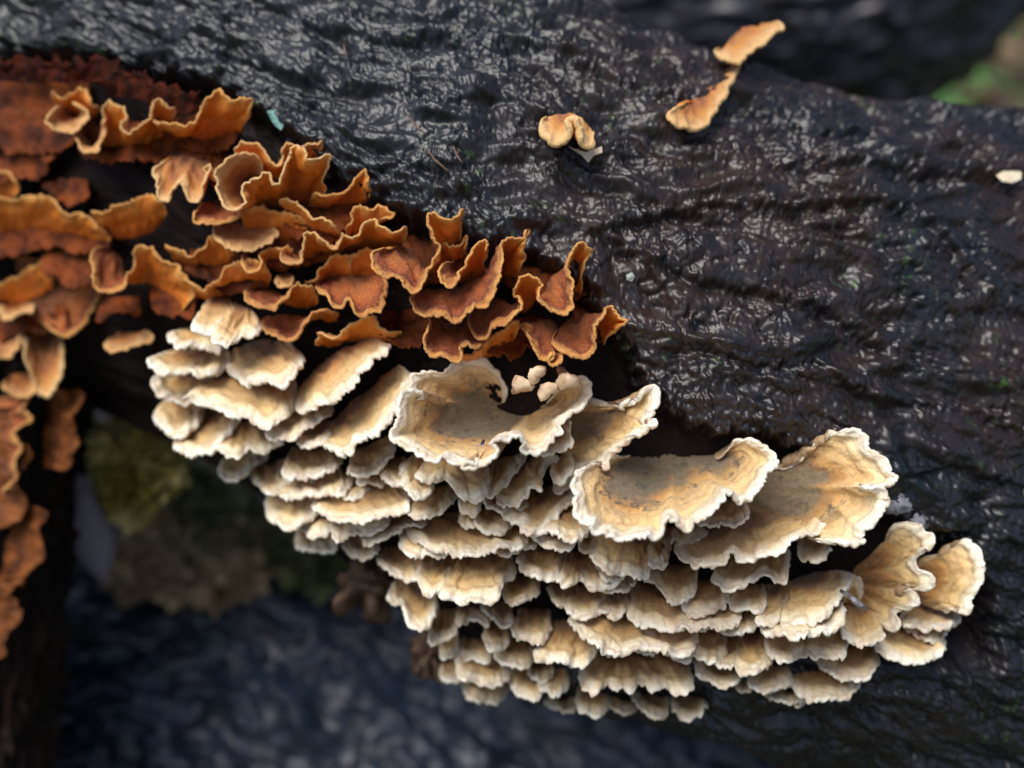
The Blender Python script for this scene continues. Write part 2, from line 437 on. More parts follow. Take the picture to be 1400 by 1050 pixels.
def cf_far(x):
    b = np.interp(x, [-1500, 600, 1000, 1150, 1240, 1330, 1400, 1500, 2000], [300, 230, 190, 172, 135, 75, 10, -90, -700])
    t = b-np.interp(x, [-1500, 2000], [1000, 1000])
    return x, (t+b)/2, np.zeros_like(x), (b-t)/2, np.full_like(x, 4600.0), np.full_like(x, 800.0)
def disp_far(PX, PY, arc, X, S):
    f1, f2, cr = voro(X/46+perlin(X/80, arc/80, 3), arc/38, 308)
    return bark_height(X*1.2, arc*1.2, 303, 2.0)*.8+sst(1000, 1250, X)*((f2-f1)*50+cr*26)
xf = np.linspace(-1400, 1990, 360)
farlog = mesh_grid('fallen_log', tube('f', xf, cf_far, 200, 20, disp_far, None), mat=M_BARK3, closed_v=True)
tag(farlog, 'dark blurred log crossing behind the top right of the picture', 'log')

def cf_stump(y):
    r = np.interp(y, [300, 450, 600, 750, 900, 1050, 1600], [150, 128, 112, 92, 84, 70, 60])
    l = np.full_like(y, -420.0)
    return (r+l)/2, y, (r-l)/2, np.zeros_like(y), np.full_like(y, 2420.0), np.full_like(y, 330.0)
def disp_stump(PX, PY, arc, X, S):
    return fbm(arc/26, X/90, 401, 4)*26+fbm(arc/9, X/14, 402, 3)*6-np.exp(-(perlin(arc/22, X/130, 403)/.08)**2)*12
ys = np.linspace(300, 1700, 260)
stump = mesh_grid('rotten_branch_stub', tube('s', ys, cf_stump, 170, 16, disp_stump, None), mat=M_STUMP, closed_v=True)
tag(stump, 'dark rotten upright branch at the left edge with blurred orange fungi', 'branch')

# ground
def mat_ground():
    t = NT('forest_floor'); n = t.noise(9, 4); n2 = t.noise(60, 5, .6); n3 = t.noise(160, 3)
    c = t.mix(t.mapr(n2, .4, .6), (.035, .024, .018), (.10, .05, .034))
    c = t.mix(t.mapr(n, .45, .55), c, (.045, .085, .02))
    c = t.mix(t.mapr(n3, .6, .68), c, (.16, .12, .07))
    t.set(Base_Color=c, Roughness=.75, Normal=t.bump(n2, .01, .8)); return t.m
g = np.zeros((160, 160, 3)); 
gx = np.sinh(np.linspace(-5, 5, 160))*.8; gy = np.sinh(np.linspace(-5, 5, 160))*.8+1.6
GX, GY = np.meshgrid(gx, gy); GZ = fbm(GX*3, GY*3, 500, 4)*.02+fbm(GX*.5, GY*.5, 501, 2)*.05-.03
g[..., 0] = GX; g[..., 1] = GY; g[..., 2] = GZ
ground = mesh_grid('ground', g, mat=mat_ground()); tag(ground, kind='structure')

def leaf_mesh(name, length, width, mat, curl=.2, nseg=7, lobes=0, parent=None):
    vs = []; fs = []
    for i in range(nseg+1):
        t = i/nseg; w = width*.5*math.sin(math.pi*min(1, t*.93+.04))**.8*(1+(.25*math.sin(t*math.pi*lobes*2) if lobes else 0))
        z = curl*length*(t-.5)**2
        vs += [(t*length-length/2, -w, z+abs(w)*.3), (t*length-length/2, 0, z), (t*length-length/2, w, z+abs(w)*.3)]
    for i in range(nseg):
        a = i*3; fs += [(a, a+3, a+4, a+1), (a+1, a+4, a+5, a+2)]
    n = len(vs); vs2 = [(x, y, z-.0003) for x, y, z in vs]
    fs += [tuple(n+k for k in reversed(f)) for f in fs[:2*nseg]]
    for i in range(nseg):
        a = i*3; fs += [(a+3, a, n+a, n+a+3), (a+2, a+5, n+a+5, n+a+2)]
    fs += [(0, 1, n+1, n), (1, 2, n+2, n+1), (a+4, a+3, n+a+3, n+a+4), (a+5, a+4, n+a+4, n+a+5)]
    return mesh_py(name, vs+vs2, fs, mat, parent)

# green ground plants and leaf litter in the far gap (top right)
M_GREEN = mat_simple('low_green_leaves', (.05, .13, .025), (.09, .2, .04), 40, .5, .001)
M_LIT = mat_simple('brown_leaf_litter', (.16, .09, .045), (.24, .16, .09), 60, .6, .001)
rnd = random.Random(4)
def scatter(name, n, mat, size, label_kind, zadd, dens):
    V = []; F = []
    for i in range(n):
        x = rnd.uniform(.05, 1.9); y = rnd.uniform(.7, 3.4)
        if perlin(np.array(x*4), np.array(y*4), dens) < -.05 and dens: continue
        L = size*rnd.uniform(.6, 1.3); W = L*rnd.uniform(.35, .6); a = rnd.uniform(0, 6.28); tl = rnd.uniform(-.5, .5); tr = rnd.uniform(-.5, .5)
        z0 = rnd.uniform(0, zadd); b = len(V)
        for (u, v, w) in ((-.5, 0, 0), (-.2, -.4, .1), (.2, -.4, .1), (.5, 0, -.1), (.2, .4, .1), (-.2, .4, .1), (0, 0, 0)):
            X = u*L*math.cos(a)-v*W*math.sin(a); Y = u*L*math.sin(a)+v*W*math.cos(a)
            V.append((x+X, y+Y, z0+.005+w*L+tl*X+tr*Y))
        F += [(b+i, b+(i+1) % 6, b+6) for i in range(6)]
    return tag(mesh_py(name, V, F, mat), kind='stuff')
tag(scatter('leaf_litter', 2600, M_LIT, .05, 0, .01, 0), 'reddish brown leaf litter on the forest floor beyond the log', 'leaf litter')
tag(scatter('ground_plants', 7000, M_GREEN, .035, 0, .05, 77), 'low green plants on the forest floor beyond the log', 'ground cover')

# ------------------------------------------------------------------ fungus builder
RG = {'A': (180, 380, 2.625), 'B': (500, 460, 2.625), 'C': (760, 560, 2.625), 'D': (1000, 580, 2.625), 'E': (500, 700, 3.0),
      'F': (480, 260, 3.5), 'G': (200, 150, 3.1825), 'H': (0, 60, 2.625), 'I': (0, 400, 2.625), 'J': (700, 0, 3.5), 'P': (0, 0, 1.0)}
def zz(reg, pts):
    ox, oy, s = RG[reg]; return np.array([(ox+p[0]/s, oy+p[1]/s) for p in pts], float)
def crom(pts, n, per=6):
    pts = np.asarray(pts, float)
    if len(pts) == 2:
        t = np.linspace(0, 1, n)[:, None]; return pts[0]*(1-t)+pts[1]*t
    e = np.vstack([2*pts[0]-pts[1], pts, 2*pts[-1]-pts[-2]]); out = []
    for i in range(len(pts)-1):
        p0, p1, p2, p3 = e[i:i+4]; t = np.linspace(0, 1, per, endpoint=False)[:, None]
        out.append(.5*((2*p1)+(-p0+p2)*t+(2*p0-5*p1+4*p2-p3)*t**2+(-p0+3*p1-3*p2+p3)*t**3))
    out = np.vstack(out+[pts[-1:]])
    s = np.concatenate([[0], np.cumsum(np.linalg.norm(np.diff(out, axis=0), axis=1))]); s /= s[-1]
    tt = np.linspace(0, 1, n)
    return np.stack([np.interp(tt, s, out[:, 0]), np.interp(tt, s, out[:, 1])], -1)
COUNT = [0]
def shelf(name, label, cat, group, reg, margin, base, style='cream', prot=None, bow=0.0, tone=0.0, algae=0.0,
          zoff=0.0, scal=1.0, rev=False, thick=None, mats=None, par=None, zb=None, curl=0.0, pf=None):
    COUNT[0] += 1; seed = COUNT[0]*31+5
    M0 = zz(reg, margin); B0 = zz(reg, base)
    if rev: M0 = M0[::-1]; B0 = B0[::-1]
    if style == 'cream':
        M0 = np.vstack([B0[0]+(M0[0]-B0[0])*.2, M0, B0[-1]+(M0[-1]-B0[-1])*.2])
    else:
        M0 = np.vstack([B0[0]+(M0[0]-B0[0])*.3, M0, B0[-1]+(M0[-1]-B0[-1])*.3])
    L = np.sum(np.linalg.norm(np.diff(M0, axis=0), axis=1))
    N = int(np.clip(L/(1.9 if style == 'cream' else 2.2), 26, 330))
    M = crom(M0, N); sg0 = max(2.0, .3*np.median(np.linalg.norm(M-crom(B0, N), axis=1)))
    if style != 'cream': sg0 = min(sg0, 10)
    sg0 = min(sg0, 26)/(L/N)
    def gsm(a_, sig):
        if sig < .35: return a_
        w_ = int(sig*3)+1; w_ = min(w_, N-2); kk = np.exp(-.5*(np.arange(-w_, w_+1)/sig)**2); kk /= kk.sum()
        return np.stack([np.convolve(np.pad(a_[:, i], w_, mode='reflect', reflect_type='odd'), kk, 'valid') for i in (0, 1)], -1)
    Ms = gsm(M, sg0*1.2); ss = np.concatenate([[0], np.cumsum(np.linalg.norm(np.diff(Ms, axis=0), axis=1))]); ss /= ss[-1]
    Bf = crom(B0, 400); B = np.stack([np.interp(ss, np.linspace(0, 1, 400), Bf[:, i]) for i in (0, 1)], -1)
    t = np.linspace(0, 1, N); al = t*L
    D = M-B; ln = np.linalg.norm(D, axis=1)+1e-6; dr = D/ln[:, None]
    k = np.hanning(9); k /= k.sum()
    drs = np.stack([np.convolve(np.pad(dr[:, i], 4, mode='edge'), k, 'valid') for i in (0, 1)], -1)
    drs /= np.linalg.norm(drs, axis=1, keepdims=True)+1e-6
    end = np.clip(np.minimum(t, 1-t)*6, 0, 1)
    rs = np.random.RandomState(seed); w1 = rs.uniform(20, 44); w2 = rs.uniform(8, 15)
    if style == 'cream':
        def scallop(w, sd):
            ph = al/w+perlin(al/(w*2.2), np.full(N, sd*1.7), seed)*1.1+sd
            amp_ = .65+.6*perlin(al/(w*1.5), np.full(N, sd+.3), seed+3)
            return (np.abs(np.sin(math.pi*ph))**.55-.6)*amp_
        s1 = scallop(w1, 1.0); s2 = scallop(w2, 4.0)
        off = (s1*w1*.17+s2*4.0+perlin(al/5, np.full(N, .5), seed+9)*1.6+perlin(al/60, np.full(N, .9), seed+10)*6)*scal*end
        ribs = s1*2.2
    else:
        off = (perlin(al/22, np.full(N, .5), seed)*5+perlin(al/8, np.full(N, .5), seed+2)*2.6+perlin(al/3.6, np.full(N, .7), seed+4)*2.0)*end*scal
        ribs = perlin(al/26, np.full(N, 2.5), seed+6)*.6
    M = M+drs*off[:, None]; D = M-B; ln = np.linalg.norm(D, axis=1)+1e-6
    reach = float(np.percentile(ln, 75))
    if prot is None: prot = (1.25*reach+24) if style == 'cream' else (.9*reach+70)
    dirdown = D[:, 1]/ln
    if pf is not None: f = np.interp(t, np.linspace(0, 1, len(pf)), pf)
    elif style == 'cream': f = (.62+.38*dirdown)*np.clip(ln/reach, .25, 1.15)
    else: f = (.85+.15*dirdown)
    f = f*(.3+.7*np.clip(np.minimum(t, 1-t)*5, 0, 1)**.6)
    f = f+.05*perlin(al/40, np.full(N, .5), seed+12)
    f = np.convolve(np.pad(f, 4, mode='edge'), k, 'valid')
    Zb = zlog(B[:, 0], B[:, 1]) if zb is None else np.full(N, float(zb))
    Zb = Zb+zoff+52; prot = prot+30
    J = int(np.clip(reach/(3.2 if style == 'cream' else 3.6)+4, 9, 34))
    r = np.concatenate([1-(1-np.linspace(0, 1, J+1))**1.35])
    a = 1+.55*bow; b = 1-.38*bow
    if bow < 0: a = 1/(1-.45*bow); b = 1-.45*bow
    gr = r[:, None]**a; hr = r[:, None]**b
    MR = np.stack([gsm(M, sg0*(1-q)**.8*1.6) for q in r])
    PX = B[None, :, 0]+(MR[..., 0]-B[None, :, 0])*gr; PY = B[None, :, 1]+(MR[..., 1]-B[None, :, 1])*gr
    if style == 'cream':
        tone = float(np.clip(tone+rs.uniform(-.15, .25), 0, 1)); wv_ = perlin(al/rs.uniform(28, 60), np.full(N, 6.5), seed+14)*min(11, reach*.16)*end
        PY = PY+wv_[None]*gr**2.5
    lobe = np.clip(1-((1-r[:, None])*reach/30), 0, 1)
    PY = PY-lobe*ribs*1.0
    dist = (1-r[:, None])*ln[None]
    dist = np.where(True, dist*(1+.0*r[:, None]), dist)
    Z = Zb-prot*f*hr
    T = wd(PX, PY, Z)
    def nrm(X):
        g1 = np.gradient(X, axis=0); g2 = np.gradient(X, axis=1)
        n = np.cross(g1, g2); return n/(np.linalg.norm(n, axis=-1, keepdims=True)+1e-12)
    nn = nrm(T)
    # smooth normals along the margin so the rim stays clean
    for _ in range(2):
        nn[:, 1:-1] = (nn[:, :-2]+2*nn[:, 1:-1]+nn[:, 2:])/4
    nn /= np.linalg.norm(nn, axis=-1, keepdims=True)+1e-12
    A_, R2 = np.broadcast_to(al[None], PX.shape), dist
    wob = fbm(PX/30+Z/55, PY/24+Z/50, seed+20, 3)
    sp = np.linalg.norm(np.gradient(T, axis=1), axis=-1); comp = np.clip(sp/(L/N*1e-4)*1.25, 0, 1)**1.5
    if style == 'cream':
        rel = 3.2*wob*np.clip(dist/14, .3, 1) + 2.0*np.sin((dist+9*perlin(PX/26, PY/26, seed+22))/4.3)*np.clip(dist/12, 0, 1)*np.clip(1.3-dist/90, .2, 1)
        rel = rel+1.2*np.exp(-((dist-8)/8)**2)+lobe*ribs*1.5+perlin(A_/8.5, dist/40, seed+41)*3.4*np.exp(-dist/9)+perlin(A_/20, dist/60, seed+42)*4.5*np.exp(-dist/16)+fbm(PX/13, PY/11, seed+27, 2)*1.0+fbm(PX/8, PY/8, seed+23, 2)*.7
        th0 = rs.uniform(4.2, 6.2) if thick is None else thick
    else:
        rel = 4.2*wob+fbm(PX/10, PY/10, seed+24, 2)*1.5+1.3*np.sin((dist+6*perlin(A_/22, R2/30, seed+22))/3.6)*np.clip(dist/12, 0, 1)+lobe*ribs
        rng = np.random.RandomState(seed)
        th0 = 3.4 if thick is None else thick
    if curl: rel = rel-curl*np.exp(-dist/9)
    rel = rel*end[None]**.5*comp
    T = T+nn*(rel*1e-4)[..., None]
    nn = nrm(T)
    for _ in range(8 if style == 'cream' else 2): nn[:, 1:-1] = (nn[:, :-2]+2*nn[:, 1:-1]+nn[:, 2:])/4
    nn /= np.linalg.norm(nn, axis=-1, keepdims=True)+1e-12
    tend = np.clip(np.minimum(t, 1-t)*9, .25, 1)
    th = th0*tend[None]*(1+.35*np.exp(-((dist-5)/6)**2)+.8*np.clip(dist/90, 0, 1))
    # rim: half circle from top to bottom
    outd = T[-1]-T[-3]; outd /= np.linalg.norm(outd, axis=-1, keepdims=True)+1e-12
    K = 5; rim = []
    rad = th[-1]/2*1e-4
    for q in range(1, K+1):
        an = math.pi*q/K
        rim.append(T[-1]-nn[-1]*(rad*(1-math.cos(an)))[:, None]+outd*(rad*math.sin(an)*1.15)[:, None])
    rim = np.array(rim)
    rb = np.arange(J-1, -1, -2); 
    if rb[-1] != 0: rb = np.append(rb, 0)
    bot = T[rb]-nn[rb]*(th[rb]*1e-4)[..., None]
    ALL = np.concatenate([T, rim, bot], 0)
    NA = np.cross(np.gradient(ALL, axis=0), np.gradient(ALL, axis=1)); NA /= np.linalg.norm(NA, axis=-1, keepdims=True)+1e-12
    dist_all = np.concatenate([dist, -np.linspace(.4, 2, K)[:, None]*np.ones((1, N)), dist[rb]], 0)
    base_pt = ALL[0, N//2]
    root = empty(name, base_pt.tolist())
    if par: root.parent = par
    tag(root, label, cat, group)
    cut = int(np.argmin(np.abs((1-r)*reach-6.5))); cut = min(cut, J-1)
    if style != 'cream': cut = int(np.clip(np.argmin(np.abs((1-r)*reach-3.2)), J-2, J-1))
    caps, rimm, und = mats or ((M_CREAM, M_CREAM, M_CUNDER) if style == 'cream' else (M_OCAP, M_OCAP, M_OUND))
    def part(nm, i0, i1, mat):
        sh = (i1-i0+1, N)
        V = ALL[i0:i1+1]-base_pt
        at = {'dist': dist_all[i0:i1+1], 'tone': np.full(sh, tone), 'reach': np.full(sh, reach), 'algae': np.full(sh, algae)}
        return mesh_grid(nm, V, at, NA[i0:i1+1], mat, root)
    part('cap', 0, cut, caps)
    part('margin', cut, J+K-1 if style != 'cream' else J+K, rimm)
    part('underside', J+K-1 if style != 'cream' else J+K, len(ALL)-1, und)
    return root
M_RUSTY = mat_simple('dull_orange_crust', (.05, .014, .004), (.22, .07, .016), 260, .6, .0003, .1, .2)
GC = 'cream bracket fungi in overlapping tiers on the log'
GO = 'orange wavy crust fungi on the log'
def C(desc, reg, margin, base, **kw):
    return shelf('bracket_fungus', desc, 'bracket fungus', GC, reg, margin, base, 'cream', **kw)
def O(desc, reg, margin, base, **kw):
    return shelf('crust_fungus', desc, 'crust fungus', GO, reg, margin, base, 'orange', **kw)

# ---- upper left of the cream colony
C('small stalked tan bracket at the very top left of the cream colony', 'A', [(215, 165), (235, 188), (290, 188), (345, 176), (378, 150)], [(285, 60), (350, 75)], tone=.5, bow=.5)
C('stalked white lipped bracket right of the topmost small one', 'A', [(285, 205), (310, 235), (345, 245), (400, 215), (440, 207), (468, 180)], [(370, 85), (425, 110)], tone=.3, bow=.6)
C('narrow crumpled bracket under the topmost small stalked one', 'A', [(132, 205), (145, 235), (190, 250), (240, 245), (300, 262), (330, 240)], [(200, 180), (320, 190)], tone=.2)
C('flat bracket with the leftmost white tip in the whole colony', 'A', [(65, 290), (85, 322), (110, 340), (160, 345), (230, 348), (290, 340), (345, 300)], [(180, 255), (350, 260)], tone=.05)
C('grey green cracked flat bracket with a white lip at its right end', 'A', [(345, 335), (380, 350), (410, 365), (480, 370), (540, 375), (580, 345), (612, 285)], [(340, 270), (450, 225), (560, 225)], algae=.8, tone=.2)
C('cream bracket end poking out left of the broad pale roof shaped one', 'A', [(82, 375), (95, 410), (130, 428), (190, 440), (240, 420)], [(170, 350), (300, 350)])
C('broad roof shaped cream bracket with a frilled white lip, upper left of colony', 'A', [(195, 430), (212, 425), (240, 442), (300, 450), (350, 482), (420, 495), (470, 525), (510, 515), (560, 480), (590, 440)], [(290, 350), (400, 340), (590, 370)], bow=.5)
C('pale bracket tilted up to the right, standing highest under the orange fungi', 'A', [(590, 465), (620, 467), (680, 440), (720, 440), (770, 412), (805, 362), (850, 312), (900, 275), (926, 235)], [(600, 400), (700, 290), (860, 205)], prot=110, bow=.3)
C('cream lobe tucked under the highest tilted pale bracket', 'A', [(480, 545), (500, 570), (560, 578), (620, 550), (680, 520), (720, 470)], [(480, 460), (700, 430)])
C('rounded bracket at the left edge just below the leftmost white tips', 'A', [(80, 490), (100, 522), (125, 537), (145, 560), (190, 552), (250, 500)], [(130, 420), (260, 420)])
C('wide brown centred bracket under the roof shaped one, frilled at left', 'A', [(148, 590), (175, 615), (205, 632), (260, 612), (300, 602), (360, 540)], [(210, 480), (430, 440)], tone=.15, algae=.2)
C('frilly bracket with drooping lobes under the roof shaped one', 'A', [(300, 600), (325, 625), (380, 647), (420, 617), (470, 632), (510, 605), (545, 580)], [(340, 500), (500, 490)], bow=.5, tone=.1)
C('small white edged shelf below the tucked lobe near the long tilted bracket', 'A', [(590, 580), (620, 600), (670, 600), (725, 560)], [(620, 515), (735, 510)], tone=.1)
C('long narrow bracket tilted steeply up right, left of the big left bowl', 'A', [(688, 612), (720, 627), (780, 630), (800, 590), (850, 572), (900, 532), (940, 472), (975, 432), (1012, 360)], [(700, 540), (820, 420), (960, 310)], prot=120, bow=.2)
C('stubby rounded shelf hanging at the left lower edge of the colony', 'A', [(308, 672), (330, 702), (365, 712), (420, 690), (482, 640)], [(345, 640), (460, 620)])
C('flat shelf with three soft scallops under the frilly drooping one', 'A', [(543, 690), (580, 705), (625, 715), (680, 705), (730, 682), (755, 640)], [(575, 610), (735, 610)], tone=.15)
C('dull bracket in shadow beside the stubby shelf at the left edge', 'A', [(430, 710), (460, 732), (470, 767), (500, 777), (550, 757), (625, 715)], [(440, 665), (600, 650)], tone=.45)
C('tan shelf wedged below the three scallop shelf', 'A', [(650, 725), (690, 757), (740, 767), (775, 742), (795, 700)], [(675, 690), (790, 680)], tone=.3)
C('small pale fan below the wedged tan shelf', 'A', [(755, 775), (800, 785), (850, 762), (870, 735)], [(770, 720), (860, 710)], tone=.1)
C('narrow bracket rising right under the long steeply tilted one', 'A', [(775, 690), (795, 707), (840, 700), (890, 672), (945, 600)], [(800, 620), (930, 560)], tone=.1)
C('tiny lobed shelf under the narrow rising bracket', 'A', [(805, 725), (830, 747), (870, 737), (890, 747), (915, 730)], [(820, 690), (905, 690)], tone=.2)
C('short tan tongue left of the lobed shelf under the big left bowl', 'A', [(897, 700), (910, 732), (940, 740), (990, 735)], [(920, 645), (985, 645)], tone=.2)
C('dull tan drooping bracket at the lower left corner of the colony', 'A', [(480, 800), (485, 850), (530, 882), (560, 897), (610, 872), (680, 832), (748, 775)], [(500, 745), (720, 720)], tone=.45, bow=.6)
C('brown backed bracket with five rounded lobes, lower left', 'A', [(615, 880), (640, 912), (680, 927), (715, 912), (727, 942), (770, 927), (815, 897), (870, 892), (925, 855)], [(650, 800), (910, 770)], tone=.5, bow=.6)
C('brownish underlayer peeping out below the five lobed bracket', 'A', [(588, 940), (610, 957), (640, 962), (690, 977), (738, 955)], [(600, 880), (730, 890)], tone=.5)
C('long thin lipped shelf running right of the five lobed bracket', 'A', [(828, 930), (850, 950), (900, 937), (960, 907), (1010, 900), (1060, 880)], [(840, 860), (1050, 820)], tone=.3)
C('dull lobe under the brown backed five lobed bracket', 'A', [(750, 960), (790, 997), (830, 1002), (888, 975)], [(760, 920), (870, 910)], tone=.5)
C('rounded drooping shelf with grey hollow, left of the cracked fan', 'A', [(960, 960), (980, 992), (1020, 997), (1060, 972), (1100, 987), (1160, 980), (1220, 950)], [(980, 880), (1210, 860)], tone=.3, bow=.6, algae=.3)
# ---- around the big left bowl
C('big scooped cream bowl with dark green centre, left of middle', 'B',
  [(505, 190), (480, 140), (440, 97), (400, 85), (340, 97), (310, 112), (285, 147), (240, 145), (182, 142), (165, 182), (185, 212), (222, 232), (160, 220), (120, 245), (125, 300), (97, 335), (102, 370), (150, 402), (200, 425), (240, 432), (290, 407), (340, 440), (390, 432), (402, 447), (357, 467), (362, 480), (400, 482), (445, 455), (458, 425), (442, 392), (470, 370), (510, 350), (550, 357), (572, 380), (568, 415), (600, 415), (640, 387), (680, 340), (692, 300), (712, 280), (745, 257), (785, 235), (800, 172), (770, 143), (730, 162), (690, 200)],
  [(500, 235), (470, 250), (500, 270), (560, 285), (600, 275), (640, 250)], prot=175, bow=-.9, algae=1.0, scal=.6,
  pf=[.1, .12, .15, .3, .45, .6, .75, .85, .95, 1, 1, 1, .95, .85, .75, .65, .5, .35, .3])
C('small brown folded lobe tucked under the right lip of the left bowl', 'B', [(600, 400), (640, 405), (690, 402), (722, 390), (736, 345), (730, 295)], [(640, 350), (690, 270)], tone=.15, prot=70)
C('flaring trough shaped bracket pointing up right, beside the left bowl', 'B',
  [(735, 235), (765, 222), (810, 222), (900, 244), (965, 234), (1020, 203), (1042, 208), (1035, 245), (1000, 290), (1030, 300), (1020, 320), (985, 347), (930, 382), (890, 405), (862, 418), (866, 440), (800, 452), (760, 472), (720, 522), (692, 548), (672, 535)],
  [(735, 245), (725, 300), (715, 370), (700, 450)], prot=140, bow=-.5, algae=.7, scal=.6, rev=True)
C('lobed pale shelf directly beneath the left bowl', 'B', [(185, 500), (205, 522), (250, 522), (290, 520), (315, 552), (350, 562), (400, 567), (440, 547), (448, 512)], [(220, 420), (430, 420)], bow=.5)
C('fan shaped shelf below the lobed pale shelf under left bowl', 'B', [(150, 600), (165, 627), (215, 654), (270, 637), (302, 602), (327, 570)], [(190, 545), (310, 530)], bow=.5)
C('curled tan flap left of the lobed pale shelf', 'B', [(135, 460), (133, 500), (150, 547), (185, 572), (230, 555)], [(175, 420), (250, 450)], tone=.15)
C('dull pinkish flap in shade under the left bowl spout', 'B', [(440, 540), (450, 557), (490, 532), (540, 482), (572, 435)], [(450, 450), (550, 420)], tone=.7, algae=.3)
C('crinkled bracket rising right under the left bowl spout', 'B', [(465, 580), (480, 602), (530, 602), (570, 572), (590, 542), (615, 558), (635, 542), (630, 502), (650, 462), (692, 440)], [(500, 520), (580, 440), (660, 410)], bow=.3)
C('second lip peeping from under the crinkled rising bracket', 'B', [(420, 590), (430, 614), (480, 627), (530, 607), (550, 622), (583, 590)], [(440, 555), (570, 550)], tone=.1)
C('rounded tan scallop below the crinkled rising bracket', 'B', [(388, 660), (400, 692), (440, 707), (490, 702), (530, 672), (542, 620)], [(410, 620), (535, 600)], bow=.5, tone=.15)
C('tiny curled lobe between the crinkled bracket and the trough', 'B', [(670, 490), (700, 507), (735, 472), (738, 430)], [(670, 435), (725, 415)])
C('brown topped shelf below the trough bracket', 'B', [(555, 640), (557, 690), (590, 702), (640, 672), (700, 622), (755, 560)], [(590, 560), (740, 510)], tone=.5)
C('smooth cream shelf with raised right tip, left of the middle bowl', 'B', [(590, 700), (615, 732), (680, 744), (740, 727), (770, 682), (810, 655)], [(640, 620), (780, 600)], bow=.3)
C('little tongue at left between long tilted bracket and left bowl', 'B', [(58, 490), (75, 522), (135, 530)], [(80, 440), (140, 430)], tone=.1)
C('small knob of shelf left of the rounded tan scallop', 'B', [(338, 580), (350, 617), (390, 637), (418, 600)], [(355, 560), (415, 555)], tone=.25)
C('tiny shelf below the small knob', 'B', [(333, 640), (345, 667), (385, 677), (400, 650)], [(345, 620), (395, 620)], tone=.35)
C('dull shelf at the left rim above the cracked fan', 'B', [(45, 810), (80, 852), (130, 867), (210, 850)], [(70, 760), (200, 750)], tone=.45)
C('left half of the cracked fan, grey centred', 'B', [(178, 860), (190, 892), (215, 925), (270, 907), (305, 860)], [(225, 770), (325, 775)], bow=.6, algae=.5, tone=.1)
C('large ribbed fan split by a dark crack, low left of centre', 'B', [(268, 920), (320, 947), (370, 957), (430, 947), (480, 940), (497, 890), (538, 840)], [(325, 785), (420, 760), (515, 770)], bow=.7, tone=.2, algae=.3)
C('cluster edge of small pale scallops above the ribbed fan', 'B', [(390, 720), (410, 752), (460, 757), (500, 777), (560, 752), (612, 740)], [(415, 690), (600, 680)], tone=.25)
C('twin lobed shelf, left one, under the smooth raised tip shelf', 'B', [(548, 800), (580, 842), (620, 872), (660, 872), (695, 845)], [(570, 750), (710, 755)], bow=.5)
C('twin lobed shelf, right one with a pinched peak', 'B', [(690, 860), (700, 887), (740, 897), (760, 867), (780, 862), (800, 892), (860, 897), (905, 870)], [(720, 770), (880, 790)], bow=.5)
C('little round lobe below the twin lobed shelves', 'B', [(658, 910), (665, 947), (700, 962), (725, 940)], [(665, 885), (725, 880)], tone=.4)
C('round brown centred shelf with a thin pale rim below the twin lobes', 'B', [(715, 950), (740, 987), (780, 1002), (815, 1002), (862, 960)], [(735, 890), (865, 890)], bow=.6, tone=.6)
C('wrinkled brown lobe right of the round brown centred shelf', 'B', [(852, 985), (880, 1017), (920, 1002), (948, 950)], [(865, 920), (935, 905)], bow=.6, tone=.65)
C('greyish ragged bracket hanging at the lower left rim', 'B', [(95, 910), (100, 945), (130, 960), (160, 1020), (200, 1030), (230, 1000), (255, 960)], [(115, 860), (240, 880)], tone=.4, algae=.3)
# ---- middle bowl and around
C('big scooped cream bowl in the middle with a grey green back', 'C',
  [(235, 172), (205, 160), (175, 185), (120, 195), (75, 230), (65, 280), (85, 300), (67, 340), (90, 382), (140, 387), (135, 410), (170, 432), (210, 442), (260, 472), (300, 457), (330, 427), (370, 417), (395, 377), (430, 387), (470, 402), (500, 387), (560, 352), (620, 312), (640, 285), (650, 322), (675, 325), (700, 302), (740, 272), (748, 245), (775, 215), (780, 160), (740, 127), (700, 105), (650, 117), (610, 150), (585, 180)],
  [(275, 165), (350, 158), (420, 155), (500, 160), (565, 172)], prot=190, bow=-.8, algae=1.0, scal=.6,
  pf=[.15, .35, .55, .75, .9, 1, 1, 1, 1, 1, .95, .9, .85, .75, .7, .6, .5, .35, .3])
C('smooth lobe tucked under the right side of the middle bowl', 'C', [(500, 390), (540, 412), (610, 412), (660, 402), (692, 368), (685, 335)], [(520, 340), (670, 310)])
C('flat bracket with beaded pores edge, directly below the middle bowl', 'C', [(128, 440), (122, 490), (145, 545), (200, 572), (250, 577), (300, 602), (340, 580), (352, 535)], [(180, 420), (345, 460)], bow=.3)
C('arched bridge shaped shelf with two legs below the middle bowl', 'C', [(332, 510), (340, 552), (370, 564), (390, 540), (385, 485), (430, 470), (440, 490), (490, 467), (530, 452), (538, 430)], [(345, 440), (500, 400)], bow=.4)
C('small lobe left of the flat beaded bracket', 'C', [(78, 460), (92, 500), (135, 507)], [(95, 425), (155, 430)], tone=.1)
C('long brown trough with a raised white lip on its right', 'C', [(425, 490), (440, 542), (480, 552), (500, 567), (560, 570), (610, 547), (632, 520), (700, 517), (790, 502), (870, 472), (920, 442), (962, 407), (945, 370), (895, 352)], [(480, 420), (600, 390), (700, 350), (850, 350)], prot=130, tone=.2, algae=.5, scal=.7, bow=-.1)
C('pale shelf with bluish streak under the brown trough', 'C', [(560, 600), (590, 632), (640, 642), (700, 622), (760, 602), (790, 617), (820, 612), (835, 560), (840, 510)], [(620, 520), (820, 480)], bow=.3, algae=.3)
C('cream flap under the white lip of the brown trough', 'C', [(865, 500), (890, 522), (950, 537), (988, 510), (960, 450)], [(880, 440), (960, 420)], tone=.1)
